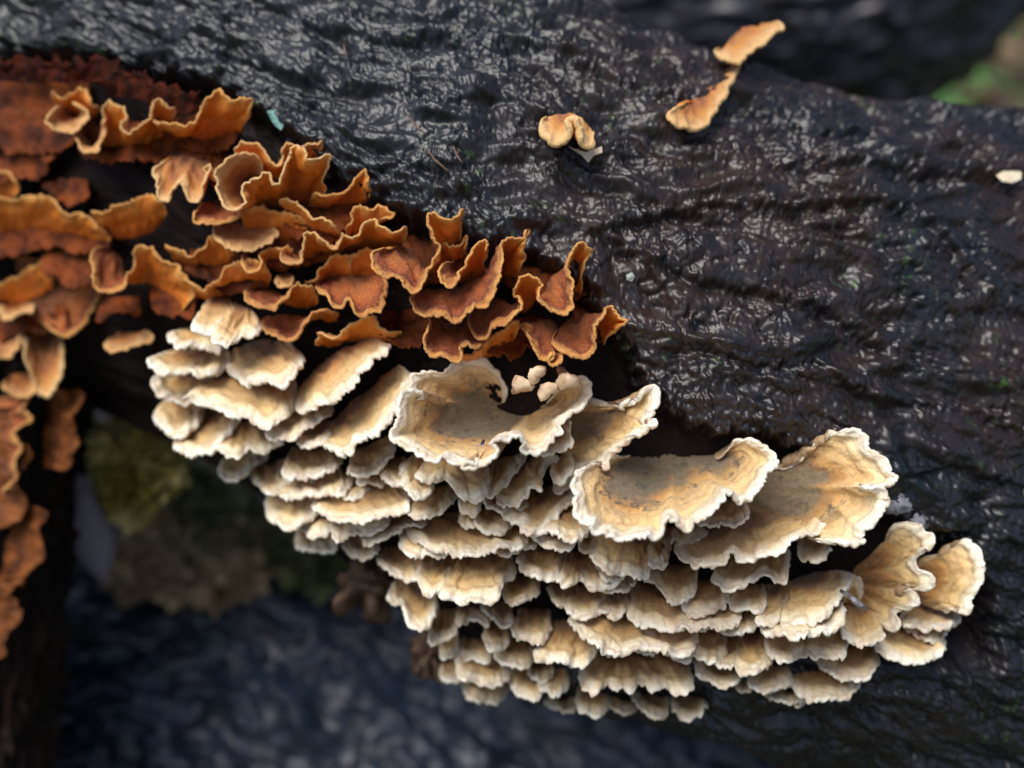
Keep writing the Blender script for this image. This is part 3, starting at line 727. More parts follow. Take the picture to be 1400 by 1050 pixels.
C('brown hollowed shelf below the arched bridge shelf', 'C', [(310, 610), (350, 627), (400, 682), (450, 677), (500, 642), (507, 610)], [(340, 550), (510, 560)], bow=.5, tone=.3)
C('domed round shelf left of three in the row under the streaked shelf', 'C', [(450, 690), (480, 717), (540, 727), (590, 707), (622, 670)], [(480, 610), (610, 610)], bow=.6)
C('small square ended shelf between two domed ones', 'C', [(622, 680), (640, 712), (700, 720), (740, 712), (754, 680)], [(640, 625), (745, 625)], bow=.4)
C('hooked shelf curling up right with a notch under it', 'C', [(725, 740), (760, 762), (800, 747), (815, 702), (860, 692), (907, 662), (890, 640)], [(745, 640), (870, 615)], bow=.3, tone=.1)
C('large pale wing left of the thin dead twig', 'C', [(810, 755), (870, 747), (930, 752), (980, 727), (1020, 692), (1052, 642), (1057, 597)], [(820, 620), (920, 585), (1010, 575)], bow=.3, algae=.3)
C('half hidden shelf beneath the domed round one', 'C', [(445, 730), (480, 757), (520, 782), (555, 770)], [(455, 690), (550, 710)], tone=.2)
C('wide domed shelf below the small square ended one', 'C', [(540, 760), (580, 787), (640, 799), (700, 782), (728, 750)], [(555, 700), (715, 695)], bow=.5)
C('wide brown shelf behind a pair of round pale lobes', 'C', [(265, 700), (290, 740), (400, 780), (450, 770), (510, 740)], [(270, 620), (460, 640)], tone=.7, bow=.3)
C('round pale lobe, left of the pair', 'C', [(262, 770), (290, 807), (340, 827), (390, 802), (413, 765)], [(285, 710), (400, 725)], bow=.6)
C('round pale lobe, right of the pair', 'C', [(358, 830), (375, 872), (430, 897), (480, 892), (492, 840)], [(390, 785), (485, 790)], bow=.6)
C('squarish pale shelf just right of the round lobe pair', 'C', [(482, 830), (500, 872), (550, 892), (590, 882), (614, 850)], [(495, 775), (605, 785)], bow=.4)
C('tan shelf behind and right of the squarish pale one', 'C', [(560, 900), (600, 922), (645, 905), (665, 870)], [(585, 800), (660, 800)], tone=.35)
C('ribbed fan with a stained brown top below the wide domed shelf', 'C', [(645, 920), (680, 947), (720, 937), (778, 880)], [(650, 790), (755, 795)], tone=.3, bow=.5)
C('narrow hanging strip shelf beside the ribbed stained fan', 'C', [(750, 860), (780, 897), (830, 907), (858, 880)], [(745, 770), (840, 765)], tone=.35, bow=.4)
C('rectangular shelf with a knobbly white edge, right lower part', 'C', [(818, 820), (840, 872), (900, 872), (960, 887), (1000, 880), (1030, 892), (1045, 860), (1062, 815)], [(835, 770), (1025, 760)], bow=.5, tone=.1)
C('brownish bracket with crimped lip filling the gap below twin lobes', 'C', [(138, 540), (150, 582), (200, 602), (245, 590)], [(150, 500), (240, 530)], tone=.1)
C('thin shaded shelf below the crimped lip bracket', 'C', [(130, 610), (170, 640), (215, 655), (285, 610)], [(150, 580), (270, 570)], tone=.6)
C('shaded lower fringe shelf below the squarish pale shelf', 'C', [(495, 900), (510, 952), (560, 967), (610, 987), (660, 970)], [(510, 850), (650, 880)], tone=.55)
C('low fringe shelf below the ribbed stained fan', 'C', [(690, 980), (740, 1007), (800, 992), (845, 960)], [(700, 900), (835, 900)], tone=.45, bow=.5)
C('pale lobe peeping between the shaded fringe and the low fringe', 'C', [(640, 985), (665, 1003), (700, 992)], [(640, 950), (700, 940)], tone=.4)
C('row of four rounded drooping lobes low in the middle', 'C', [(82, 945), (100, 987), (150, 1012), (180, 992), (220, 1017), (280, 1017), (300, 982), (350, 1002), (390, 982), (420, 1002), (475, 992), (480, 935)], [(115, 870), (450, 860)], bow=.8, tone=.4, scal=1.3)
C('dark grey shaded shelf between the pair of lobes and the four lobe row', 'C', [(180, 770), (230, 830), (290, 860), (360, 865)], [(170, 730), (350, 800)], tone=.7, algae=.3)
# ---- right side
C('largest fan, spreading right with frilled white lobes, right of middle bowl', 'D',
  [(215, 150), (258, 125), (275, 80), (320, 57), (380, 42), (440, 45), (475, 65), (482, 105), (510, 105), (560, 120), (567, 155), (585, 175), (565, 205), (520, 220), (475, 222), (530, 227), (550, 260), (540, 290), (532, 320), (490, 347), (455, 375), (460, 400), (420, 437), (370, 432), (325, 420)],
  [(140, 165), (80, 210), (60, 260), (60, 310)], prot=140, bow=-.5, algae=.9, scal=.7, rev=True, pf=[.3, .6, 1, 1, .95, .85, .7, .5, .3, .2])
C('upright lobed bracket like a seahorse, right of the thin dead twig', 'D',
  [(560, 445), (572, 395), (597, 360), (632, 350), (675, 370), (688, 400), (720, 410), (722, 435), (690, 462), (645, 490), (660, 520), (710, 532), (716, 560), (680, 580), (640, 572), (612, 595), (655, 612), (662, 640), (630, 672), (590, 680), (596, 712), (560, 722), (520, 705), (480, 680)],
  [(490, 480), (440, 520), (440, 580), (460, 640)], prot=130, scal=.5, rev=True, bow=-.1)
C('rightmost upright bracket with a white ruffled outer edge', 'D',
  [(690, 480), (745, 465), (765, 435), (810, 420), (852, 440), (897, 470), (902, 520), (890, 562), (852, 610), (860, 662), (820, 678), (770, 667), (740, 655)],
  [(640, 510), (620, 560), (640, 640)], prot=100, scal=.6, rev=True)
C('shelf below the rightmost upright bracket, right end of its tier', 'D', [(612, 690), (660, 717), (720, 732), (780, 742), (822, 700)], [(640, 640), (800, 660)], tone=.1)
C('broad tan shelf lowest at the far right end of the colony', 'D', [(508, 780), (560, 822), (610, 832), (660, 840), (705, 842), (762, 800), (758, 762)], [(545, 700), (740, 720)], bow=.3, tone=.2)
C('thin lip showing between the two lowest right end shelves', 'D', [(620, 720), (680, 757), (735, 765), (770, 750)], [(630, 690), (760, 710)], tone=.5)
C('cream shelf right of the thin dead twig, under the seahorse bracket', 'D', [(388, 720), (400, 755), (430, 772), (480, 797), (545, 762), (525, 705)], [(400, 650), (500, 650)], bow=.3)
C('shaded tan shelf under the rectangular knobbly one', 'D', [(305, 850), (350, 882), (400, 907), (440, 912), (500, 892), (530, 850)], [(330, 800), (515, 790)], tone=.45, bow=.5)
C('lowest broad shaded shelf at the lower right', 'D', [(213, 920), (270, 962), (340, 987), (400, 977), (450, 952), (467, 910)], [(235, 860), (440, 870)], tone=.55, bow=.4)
C('double lobed shelf low down, left of the lowest broad shaded one', 'D', [(62, 930), (100, 952), (140, 957), (180, 922), (222, 905)], [(75, 870), (205, 860)], tone=.4, bow=.5)
C('thin underlayer below the double lobed low shelf', 'D', [(120, 970), (170, 987), (230, 987), (285, 960)], [(130, 930), (270, 920)], tone=.6)
C('tiny lobe at the very bottom right of the colony', 'D', [(210, 985), (240, 1007), (280, 982)], [(215, 955), (270, 955)], tone=.6)
C('small upright tongue between the pale wing and the seahorse bracket', 'D', [(405, 600), (440, 555), (470, 575), (465, 630)], [(400, 640), (440, 650)], tone=.2, rev=True, prot=50)
# ---- bottom
C('white tipped stub below the greyish ragged bracket', 'E', [(262, 500), (275, 530), (335, 517), (375, 470)], [(285, 400), (370, 400)], tone=.5)
C('greyish flabby lobe above the lower left ribbed shells', 'E', [(368, 440), (390, 462), (440, 442), (505, 462)], [(380, 380), (500, 385)], tone=.4, algae=.8)
C('small lobe on the far left of the bottom ribbed shells', 'E', [(298, 560), (310, 592), (345, 592), (382, 560)], [(315, 500), (380, 495)], tone=.3)
C('pale round lobe at the bottom left edge of the colony', 'E', [(303, 650), (330, 682), (380, 687), (395, 650)], [(315, 595), (385, 595)], tone=.2)
C('stacked ribbed shell, biggest at the bottom left', 'E', [(370, 590), (380, 650), (400, 682), (460, 702), (520, 717), (560, 702), (590, 665), (585, 630)], [(400, 510), (560, 590)], bow=.6, tone=.25)
C('small upper shell on the biggest bottom left ribbed one', 'E', [(372, 585), (388, 612), (425, 602), (470, 615), (510, 590)], [(390, 520), (490, 520)], bow=.5, tone=.3)
C('fringe hanging below the biggest bottom left ribbed shell', 'E', [(398, 690), (440, 752), (480, 762), (540, 777), (592, 740)], [(410, 660), (585, 690)], tone=.4)
C('brown lobe right above the biggest bottom left ribbed shell', 'E', [(480, 520), (500, 557), (540, 562), (585, 520)], [(495, 450), (580, 460)], tone=.4, bow=.5)
C('wavy shelf with a white lip left of the long dark topped fan', 'E', [(530, 570), (545, 602), (600, 622), (650, 627), (702, 580)], [(555, 520), (690, 530)], tone=.25, bow=.5)
C('dished lobe with one dark speck, left of the long dark topped fan', 'E', [(598, 480), (620, 522), (670, 537), (720, 532), (752, 490), (757, 440)], [(630, 395), (750, 400)], tone=.3, bow=.5)
C('long dark topped fan with ribbed pale border, bottom middle', 'E', [(705, 580), (740, 602), (800, 617), (860, 612), (912, 602), (947, 572), (955, 545), (1000, 572), (1018, 530)], [(755, 450), (880, 445), (1000, 470)], tone=.6, bow=.7, algae=.2)
C('brown shaded shelf between the ribbed fan and dished lobe', 'E', [(553, 340), (600, 387), (650, 362), (715, 320)], [(580, 270), (705, 260)], tone=.65)
C('small brown shelf left of the dished speckled lobe', 'E', [(478, 390), (520, 432), (560, 467), (605, 440)], [(490, 360), (595, 380)], tone=.55)
C('smooth tan lobe at the bottom, third from the lower left end', 'E', [(596, 670), (620, 722), (670, 752), (710, 757), (735, 720)], [(615, 615), (725, 635)], tone=.35, bow=.5)
C('deep brown lobe behind the smooth tan bottom lobe', 'E', [(665, 660), (700, 690), (750, 680), (770, 640)], [(665, 600), (760, 600)], tone=.9)
C('narrow ribbed lobe right of the smooth tan bottom lobe', 'E', [(713, 700), (760, 737), (800, 742), (835, 680)], [(735, 620), (820, 620)], tone=.5, bow=.5)
C('low lip under the narrow ribbed bottom lobe', 'E', [(740, 770), (780, 797), (830, 800), (860, 780)], [(750, 730), (850, 730)], tone=.45)
C('lowest hanging lobe of the colony, brown on top', 'E', [(863, 750), (868, 812), (910, 842), (950, 852), (990, 822), (1003, 770)], [(880, 690), (995, 725)], tone=.55, bow=.6)
C('grey tan lobe between lowest hanging lobe and bottom right fringe', 'E', [(1000, 800), (1060, 817), (1112, 785)], [(1005, 735), (1100, 740)], tone=.5)
C('bottom fringe shelf with a small pointed drip', 'E', [(1090, 750), (1130, 792), (1170, 822), (1190, 840), (1245, 815)], [(1105, 710), (1235, 725)], tone=.45)
C('rightmost shelf of the bottom fringe below the four lobe row', 'E', [(1250, 780), (1290, 832), (1340, 842), (1400, 815)], [(1260, 720), (1380, 735)], tone=.5)
C('small grey lobes under the brown wrinkled lobe', 'E', [(988, 500), (1040, 547), (1105, 540)], [(995, 430), (1095, 440)], tone=.55, algae=.3)
C('short grey shelf right of the small grey lobes', 'E', [(1105, 550), (1150, 574), (1195, 570)], [(1110, 500), (1190, 510)], tone=.5, algae=.2)
# fillers seen only as dark brown layers between the tiers
C('recessed brown bracket deep between flat beaded and round brown shelves', 'C', [(0, 690), (60, 720), (130, 735), (200, 720)], [(0, 640), (190, 640)], tone=.9)
C('recessed brown bracket deep above the four lobe row', 'P', [(780, 850), (830, 880), (900, 890), (950, 880)], [(790, 800), (950, 830)], tone=.9)
C('recessed brown layer deep above the twin lobed shelves', 'P', [(690, 705), (740, 728), (800, 730)], [(690, 660), (800, 680)], tone=.9)
C('recessed brown layer above the large ribbed cracked fan', 'P', [(560, 735), (610, 752), (680, 752), (720, 745)], [(560, 700), (710, 700)], tone=.8)
C('recessed brown layer under the long steeply tilted bracket', 'P', [(430, 700), (470, 712), (520, 705), (560, 690)], [(430, 650), (550, 640)], tone=.7)
C('recessed brown layer at the left under the frilly drooping bracket', 'P', [(380, 670), (420, 680), (470, 668)], [(380, 630), (460, 625)], tone=.7)
C('recessed brown bracket under the pale wing', 'P', [(1040, 850), (1090, 870), (1150, 850)], [(1040, 800), (1140, 790)], tone=.8)
C('recessed brown bracket above the squarish pale shelf', 'P', [(920, 850), (960, 860), (1010, 845)], [(915, 800), (1010, 800)], tone=.8)

# ---- tiny button fungi above the left bowl
def button(desc, px, py, r, h, up, tone):
    """a little stalked cone: narrow foot at the bark, rounded cap end"""
    Zb = float(zlog(px, py))-6; c = wd(px, py, Zb)
    tip = wd(px+up[0], py+up[1], Zb-h)
    ax = tip-c; L = np.linalg.norm(ax); ax /= L
    e1 = np.cross(ax, [0, 0, 1.]); e1 /= np.linalg.norm(e1); e2 = np.cross(ax, e1)
    prof = [(-.3, .35), (0, .4), (.4, .5), (.7, .8), (.85, 1.0), (1.0, .98), (1.08, .75), (1.12, .4), (1.13, .05)]
    n = 18; V = []
    for a, rr in prof:
        for i in range(n):
            th = 2*math.pi*i/n; w = 1+.24*math.sin(2*th+px)+.14*math.sin(3*th+py)+.08*math.sin(7*th+px)
            V.append(ax*a*L+(e1*math.cos(th)+e2*math.sin(th))*rr*w*r*1e-4)
    F = [(j*n+i, j*n+(i+1) % n, (j+1)*n+(i+1) % n, (j+1)*n+i) for j in range(len(prof)-1) for i in range(n)]
    F.append(tuple((len(prof)-1)*n+i for i in range(n)))
    o = mesh_py('button_fungus', V, F, M_BUTTON); o.location = c
    tag(o, desc, 'button fungus', 'tiny button fungi above the left bowl')
M_BUTTON = mat_simple('button_fungus_skin', (.42, .27, .15), (.72, .56, .38), 700, .7, .0001, .15)
button('pale pinkish button nearest the left bowl rim', 706, 533, 13, 46, (9, -8), 0)
button('tan ribbed button just above the other buttons', 735, 506, 12, 50, (-2, 6), 0)
button('round cream button in the middle of the little group', 748, 532, 13, 46, (0, 2), 0)
button('cone shaped cream button rightmost, under the orange lobe', 768, 508, 13, 50, (8, 14), 0)

# ---- orange crust fungi, right end
O('V shaped brown fuzzy fungus with tall orange back wing, middle of row', 'F', [(190, 285), (150, 280), (107, 312), (112, 370), (150, 400), (220, 420), (262, 452), (300, 475), (340, 442), (345, 380), (390, 332), (410, 280), (380, 210), (358, 135), (385, 102), (430, 115), (480, 122), (540, 100), (530, 180), (530, 240)], [(235, 255), (320, 285), (375, 400), (430, 425), (480, 330), (500, 270)], prot=110)
O('narrow folded orange fungus just right of the tall wing', 'F', [(480, 345), (442, 352), (422, 395), (465, 450), (500, 432), (530, 375), (560, 310), (602, 245), (650, 235), (657, 290), (640, 350)], [(500, 335), (525, 395), (580, 430), (640, 400)], prot=95)
O('small orange curl wedged behind the narrow folded fungus', 'F', [(440, 260), (475, 262), (510, 262), (550, 235), (548, 300)], [(450, 330), (500, 350), (530, 320)], prot=50)
O('longest brown velvety fungus with orange wing rising to a point', 'F', [(285, 515), (320, 582), (370, 592), (450, 577), (480, 612), (515, 625), (560, 582), (592, 530), (640, 527), (680, 482), (715, 402), (710, 350), (702, 290), (722, 240), (770, 215), (820, 222), (847, 190), (850, 230), (830, 290), (835, 330), (800, 400)], [(345, 475), (500, 460), (620, 400), (690, 330), (720, 430), (780, 425)], prot=120)
O('brown fungus waving through a tall arch to a pale upright tip', 'F', [(558, 620), (580, 682), (630, 712), (652, 680), (682, 635), (740, 625), (800, 582), (812, 545), (770, 482), (790, 430), (840, 410), (890, 425), (915, 455), (892, 510), (930, 552), (980, 577), (1030, 577), (1055, 500), (1055, 430), (1022, 370), (1060, 290), (1092, 240), (1140, 270), (1163, 290), (1130, 350), (1105, 410), (1110, 470)], [(595, 555), (700, 515), (790, 560), (850, 560), (930, 420), (1010, 385), (1050, 520), (1090, 520)], prot=115)
O('dark red hollow fungus lowest in the middle of the row', 'F', [(362, 602), (382, 642), (360, 742), (382, 790), (430, 782), (510, 802), (512, 760), (540, 732), (600, 742), (655, 710)], [(375, 595), (500, 600), (630, 650)], prot=95)
O('orange underside strip beneath the dark red hollow fungus', 'F', [(500, 800), (600, 770), (660, 700), (720, 660), (800, 640)], [(560, 810), (680, 780), (780, 740)], prot=60)
O('dark red fungus with a pale zigzag margin, second from the right end', 'F', [(815, 640), (852, 692), (882, 760), (930, 797), (978, 780), (955, 825), (990, 825), (1020, 770)], [(860, 630), (960, 615), (1000, 680)], prot=90)
O('rightmost brown fungus of the row, folding into an orange point', 'F', [(955, 727), (1000, 762), (1050, 782), (1110, 782), (1150, 732), (1160, 640), (1222, 562), (1265, 540), (1272, 600), (1330, 627), (1240, 690), (1215, 740)], [(1000, 650), (1080, 590), (1150, 590), (1170, 680), (1200, 720)], prot=105)
# middle
O('pale ring zoned tongue joined to a wide orange wing, top of the row', 'G', [(505, 262), (490, 210), (440, 195), (370, 210), (332, 250), (305, 290), (330, 332), (327, 370), (350, 415), (385, 425), (420, 392), (432, 325), (480, 288), (530, 287), (570, 317), (600, 262), (620, 180), (640, 160), (700, 172), (712, 215), (800, 202), (790, 260), (772, 310), (785, 340)], [(480, 290), (440, 320), (440, 400), (500, 425), (600, 410), (700, 400), (765, 385)], prot=120, tone=.8)
O('orange frill standing behind the ring zoned tongue', 'G', [(385, 190), (402, 147), (440, 130), (500, 162), (522, 202), (575, 225), (578, 172), (620, 137), (700, 150), (768, 125), (772, 190)], [(420, 240), (510, 280), (600, 290), (750, 270)], prot=70, tone=.4)
O('small cup shaped fungus with brownish ribbed inside, upper left of row', 'G', [(95, 215), (65, 232), (38, 270), (45, 312), (55, 372), (95, 377), (125, 317), (160, 322), (190, 392), (235, 372), (262, 252), (305, 305)], [(120, 200), (195, 160), (250, 195), (300, 255)], prot=80, tone=.85)
O('orange wing flaring up right beyond the wide wing', 'G', [(725, 370), (780, 357), (830, 362), (882, 330), (930, 262), (965, 250), (975, 300), (978, 380)], [(700, 420), (820, 425), (960, 410)], prot=70)
O('dark throated small fungus under the ring zoned tongue', 'G', [(240, 412), (200, 462), (212, 492), (270, 497), (330, 490), (425, 440)], [(290, 395), (430, 400)], prot=70)
O('slanting narrow orange strip crossing the centre of the cluster', 'G', [(578, 405), (612, 387), (680, 422), (720, 462), (770, 457), (830, 512), (852, 540)], [(610, 440), (720, 520), (830, 560)], prot=80, tone=.4)
O('long wavy fungus running to the right tip above the V shaped one', 'G', [(590, 620), (600, 655), (658, 655), (680, 542), (720, 522), (762, 562), (820, 582), (852, 532), (890, 555), (950, 492), (1000, 475), (1060, 522), (1132, 507), (1128, 570)], [(640, 600), (690, 660), (800, 640), (900, 610), (1040, 590), (1110, 590)], prot=105, tone=.3)
O('little orange crest just behind the long wavy fungus', 'G', [(870, 530), (892, 450), (930, 402), (980, 432), (1010, 415), (1072, 462), (1010, 480)], [(890, 560), (950, 540), (1010, 520)], prot=50)
O('dark maroon fungus with bright zigzag rim, centre of cluster', 'G', [(740, 772), (790, 817), (830, 862), (860, 832), (902, 842), (930, 887), (970, 852), (1010, 862), (1037, 790), (1032, 735)], [(760, 740), (880, 705), (1015, 705)], prot=85)
O('smooth orange trough curling up at both ends, below centre', 'G', [(430, 792), (442, 842), (530, 857), (582, 842), (620, 792), (660, 740), (722, 762), (748, 835)], [(470, 780), (560, 790), (650, 850), (735, 855)], prot=80)
O('long smooth orange band dipping left of the orange trough', 'G', [(160, 732), (200, 752), (250, 772), (292, 742), (350, 690), (420, 650), (480, 650), (540, 700)], [(190, 800), (300, 815), (430, 780), (535, 770)], prot=90)
O('brown orange fold above the long smooth band', 'G', [(90, 597), (170, 622), (230, 602), (272, 562), (340, 550), (385, 610)], [(120, 650), (240, 720), (375, 670)], prot=80)
O('dark red disc ended strip between bands', 'G', [(428, 625), (425, 665), (450, 692), (490, 682), (505, 627), (560, 612), (625, 600)], [(470, 630), (560, 690), (620, 690)], prot=70)
O('smooth red brown tongue lying above the cream colony', 'G', [(500, 925), (520, 965), (570, 990), (640, 992), (680, 930), (760, 880), (835, 885)], [(520, 900), (660, 890), (830, 920)], prot=60, tone=.0)
O('thin orange arch lowest at the centre, above the tilted cream brackets', 'G', [(737, 1020), (752, 962), (800, 985), (832, 985), (862, 932), (920, 930), (962, 895), (1010, 932), (1045, 962), (1110, 965)], [(775, 1025), (900, 995), (1100, 1005)], prot=70, tone=.3)
O('rounded orange brown lobe in shade behind the dark throated one', 'G', [(298, 520), (330, 572), (400, 597), (500, 582), (565, 540)], [(330, 480), (540, 490)], prot=60, tone=.6)
O('small round orange lobe in the shadow above the orange trough', 'G', [(562, 740), (575, 775), (615, 780), (645, 745)], [(575, 710), (635, 712)], prot=40, tone=.4)
O('dark orange strip curling under the long wavy fungus', 'G', [(682, 740), (722, 742), (762, 692), (820, 642), (880, 642), (900, 700)], [(720, 760), (800, 720), (890, 730)], prot=55)
O('orange wall behind the cluster centre left of the V shaped fungus', 'G', [(880, 640), (940, 610), (1000, 620), (1060, 640)], [(880, 740), (960, 740), (1050, 720)], prot=40)
O('broad shaded underside sheet below the ring zoned tongue', 'G', [(420, 440), (500, 430), (600, 440), (700, 480)], [(430, 540), (560, 570), (690, 580)], prot=40)
# upper left and left
O('crumpled orange curl at the left end of the top chain', 'H', [(225, 225), (205, 227), (173, 262), (180, 300), (240, 304), (290, 290), (310, 265), (265, 210)], [(240, 235), (270, 265), (300, 250)], prot=80, tone=.5)
O('pointed orange frill behind the crumpled curl', 'H', [(188, 205), (190, 167), (225, 187), (280, 148), (330, 195), (358, 230)], [(220, 235), (280, 250), (345, 260)], prot=50)
O('long ruffled orange fungus in the middle of the top chain', 'H', [(262, 312), (285, 370), (340, 377), (372, 300), (365, 230), (400, 207), (440, 232), (462, 268), (445, 302), (480, 307), (540, 252), (548, 212), (590, 205), (628, 235)], [(300, 300), (335, 390), (430, 390), (560, 350), (610, 320)], prot=110, tone=.4)
O('bright yellow orange fungus at the right end of the top chain', 'H', [(535, 252), (570, 287), (640, 277), (700, 282), (717, 232), (770, 170), (830, 190), (862, 183), (897, 200), (903, 245)], [(570, 300), (660, 345), (740, 350), (860, 320)], prot=115)
O('flat drooping orange lobe alone left of the cluster', 'H', [(325, 602), (370, 602), (440, 572), (520, 542), (580, 560), (600, 605)], [(385, 675), (440, 695), (520, 680), (590, 630)], prot=60)
O('big blurred orange sheet at the left edge of the photo', 'H', [(-60, 570), (0, 560), (60, 550), (150, 545), (202, 567), (242, 607), (302, 607), (350, 652), (397, 695)], [(-60, 720), (120, 680), (240, 690), (385, 720)], prot=80)
O('orange fungus with a round scooped pocket, left of the long band', 'H', [(370, 730), (335, 745), (332, 802), (345, 862), (382, 887), (440, 872), (470, 802), (482, 742), (512, 712), (560, 732), (620, 790), (690, 860), (690, 915), (650, 960)], [(400, 735), (430, 760), (470, 850), (540, 850), (600, 920), (640, 960)], prot=90)
O('large blurred brown orange fan low at the left', 'H', [(340, 800), (348, 872), (322, 972), (250, 1045), (170, 1010)], [(60, 760), (60, 850), (90, 960)], prot=60, rev=True)
O('blurred orange fold over the left end of the brown fan', 'H', [(-40, 870), (0, 862), (60, 832), (110, 797), (190, 780)], [(-40, 940), (60, 930), (190, 880)], prot=70)
O('small curled orange lip at the left edge', 'H', [(0, 940), (12, 972), (70, 972), (125, 950)], [(20, 935), (120, 930)], prot=50, tone=.6)
O('orange nub at the left edge above the big blurred sheet', 'H', [(-30, 470), (0, 465), (35, 460), (57, 500), (62, 540)], [(-30, 540), (50, 565)], prot=50)
O('small flat brown orange disc alone above the cream colony left end', 'I', [(385, 178), (400, 203), (430, 205), (490, 192), (550, 152)], [(420, 145), (520, 132)], prot=50, tone=.5)
O('olive brown drooping fungus on the left branch', 'I', [(75, 150), (90, 200), (130, 330), (170, 370), (215, 300), (220, 180)], [(100, 120), (210, 140)], prot=60, zb=2080, tone=.9)
O('orange fungus at the left edge below the curled lip', 'I', [(-30, 200), (0, 225), (40, 225), (70, 180), (60, 140)], [(-20, 160), (50, 130)], prot=50, zb=2080, tone=.4)
O('small blurred orange knob on the left branch', 'I', [(15, 340), (60, 375), (110, 360), (130, 310)], [(40, 295), (115, 285)], prot=50, zb=2080, tone=.4)
O('long vertical frilled orange fungus on the left branch', 'I', [(100, 370), (75, 420), (105, 455), (50, 500), (72, 560), (40, 612), (55, 665), (5, 720)], [(-30, 380), (-30, 480), (-30, 580), (-30, 730)], prot=70, zb=2090, rev=True)
O('blurred upright orange strip beside the left branch', 'I', [(290, 350), (250, 430), (262, 470), (195, 500), (215, 560), (170, 625)], [(270, 350), (230, 480), (160, 620)], prot=40, zb=2150, tone=.2)
for desc, mg, bs in [
 ('blurred orange frill low on the left branch, level with the moss cushion', [(35, 560), (22, 590), (40, 620), (20, 655), (32, 690), (10, 720)], [(-60, 560), (-60, 640), (-60, 720)]),
 ('dull orange frill on the left branch beside the lavender leaf', [(62, 700), (48, 725), (60, 755), (38, 780), (30, 800)], [(20, 690), (10, 740), (0, 800)]),
 ('lowest rust frill on the left branch near the bottom corner', [(28, 790), (14, 815), (26, 845), (8, 870), (0, 900)], [(-50, 790), (-50, 840), (-50, 900)]),
 ('thin brown frill at the right side of the left branch', [(108, 540), (96, 570), (105, 600), (88, 640)], [(70, 530), (60, 590), (60, 640)]),
]:
    O(desc, 'P', mg, bs, prot=40, zb=2080, rev=True, mats=(M_RUSTY, M_RUSTY, M_RUSTY))


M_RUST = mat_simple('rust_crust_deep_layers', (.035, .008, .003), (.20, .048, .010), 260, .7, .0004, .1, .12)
# deeper orange layers seen between the front ones
GF = 'rust coloured layers deep inside the orange cluster'
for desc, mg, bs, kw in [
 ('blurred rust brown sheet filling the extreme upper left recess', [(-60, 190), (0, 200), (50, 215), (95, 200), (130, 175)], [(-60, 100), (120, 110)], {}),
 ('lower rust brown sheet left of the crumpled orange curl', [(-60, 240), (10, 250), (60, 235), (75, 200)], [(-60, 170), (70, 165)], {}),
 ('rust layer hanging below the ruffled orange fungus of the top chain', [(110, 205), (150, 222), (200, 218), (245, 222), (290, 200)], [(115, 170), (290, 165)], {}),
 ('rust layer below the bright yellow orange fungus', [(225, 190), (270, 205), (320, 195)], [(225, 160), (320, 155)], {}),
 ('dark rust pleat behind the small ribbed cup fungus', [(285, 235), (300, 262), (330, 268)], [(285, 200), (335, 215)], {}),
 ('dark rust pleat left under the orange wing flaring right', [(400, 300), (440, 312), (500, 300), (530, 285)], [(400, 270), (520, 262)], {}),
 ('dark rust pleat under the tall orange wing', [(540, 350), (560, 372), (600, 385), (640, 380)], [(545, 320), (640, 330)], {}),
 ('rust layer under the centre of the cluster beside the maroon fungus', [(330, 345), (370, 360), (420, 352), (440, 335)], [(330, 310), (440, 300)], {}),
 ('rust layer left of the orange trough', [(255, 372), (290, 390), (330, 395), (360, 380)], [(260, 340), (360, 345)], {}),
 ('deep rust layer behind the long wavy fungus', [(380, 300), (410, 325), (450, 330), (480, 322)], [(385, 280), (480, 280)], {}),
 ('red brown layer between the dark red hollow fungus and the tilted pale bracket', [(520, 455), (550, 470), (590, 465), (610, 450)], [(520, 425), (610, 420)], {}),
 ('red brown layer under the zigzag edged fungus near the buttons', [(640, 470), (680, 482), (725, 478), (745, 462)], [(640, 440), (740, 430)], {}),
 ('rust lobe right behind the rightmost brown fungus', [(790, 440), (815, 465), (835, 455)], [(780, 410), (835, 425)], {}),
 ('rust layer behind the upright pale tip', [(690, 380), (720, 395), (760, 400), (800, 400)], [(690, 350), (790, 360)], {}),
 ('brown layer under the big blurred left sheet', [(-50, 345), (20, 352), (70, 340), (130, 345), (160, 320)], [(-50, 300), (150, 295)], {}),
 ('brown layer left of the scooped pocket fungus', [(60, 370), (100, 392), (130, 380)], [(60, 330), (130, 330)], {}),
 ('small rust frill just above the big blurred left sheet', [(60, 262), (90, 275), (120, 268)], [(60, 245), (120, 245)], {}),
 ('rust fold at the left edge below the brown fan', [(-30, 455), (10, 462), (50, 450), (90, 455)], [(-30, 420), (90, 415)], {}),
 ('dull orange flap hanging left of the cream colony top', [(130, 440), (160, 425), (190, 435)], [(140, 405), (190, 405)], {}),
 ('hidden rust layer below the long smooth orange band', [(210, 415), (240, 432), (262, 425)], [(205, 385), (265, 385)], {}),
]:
    shelf('crust_fungus', desc, 'crust fungus', GF, 'P', mg, bs, 'orange', prot=8, tone=0.0, scal=1.5, mats=(M_RUST, M_RUST, M_RUST), **kw)

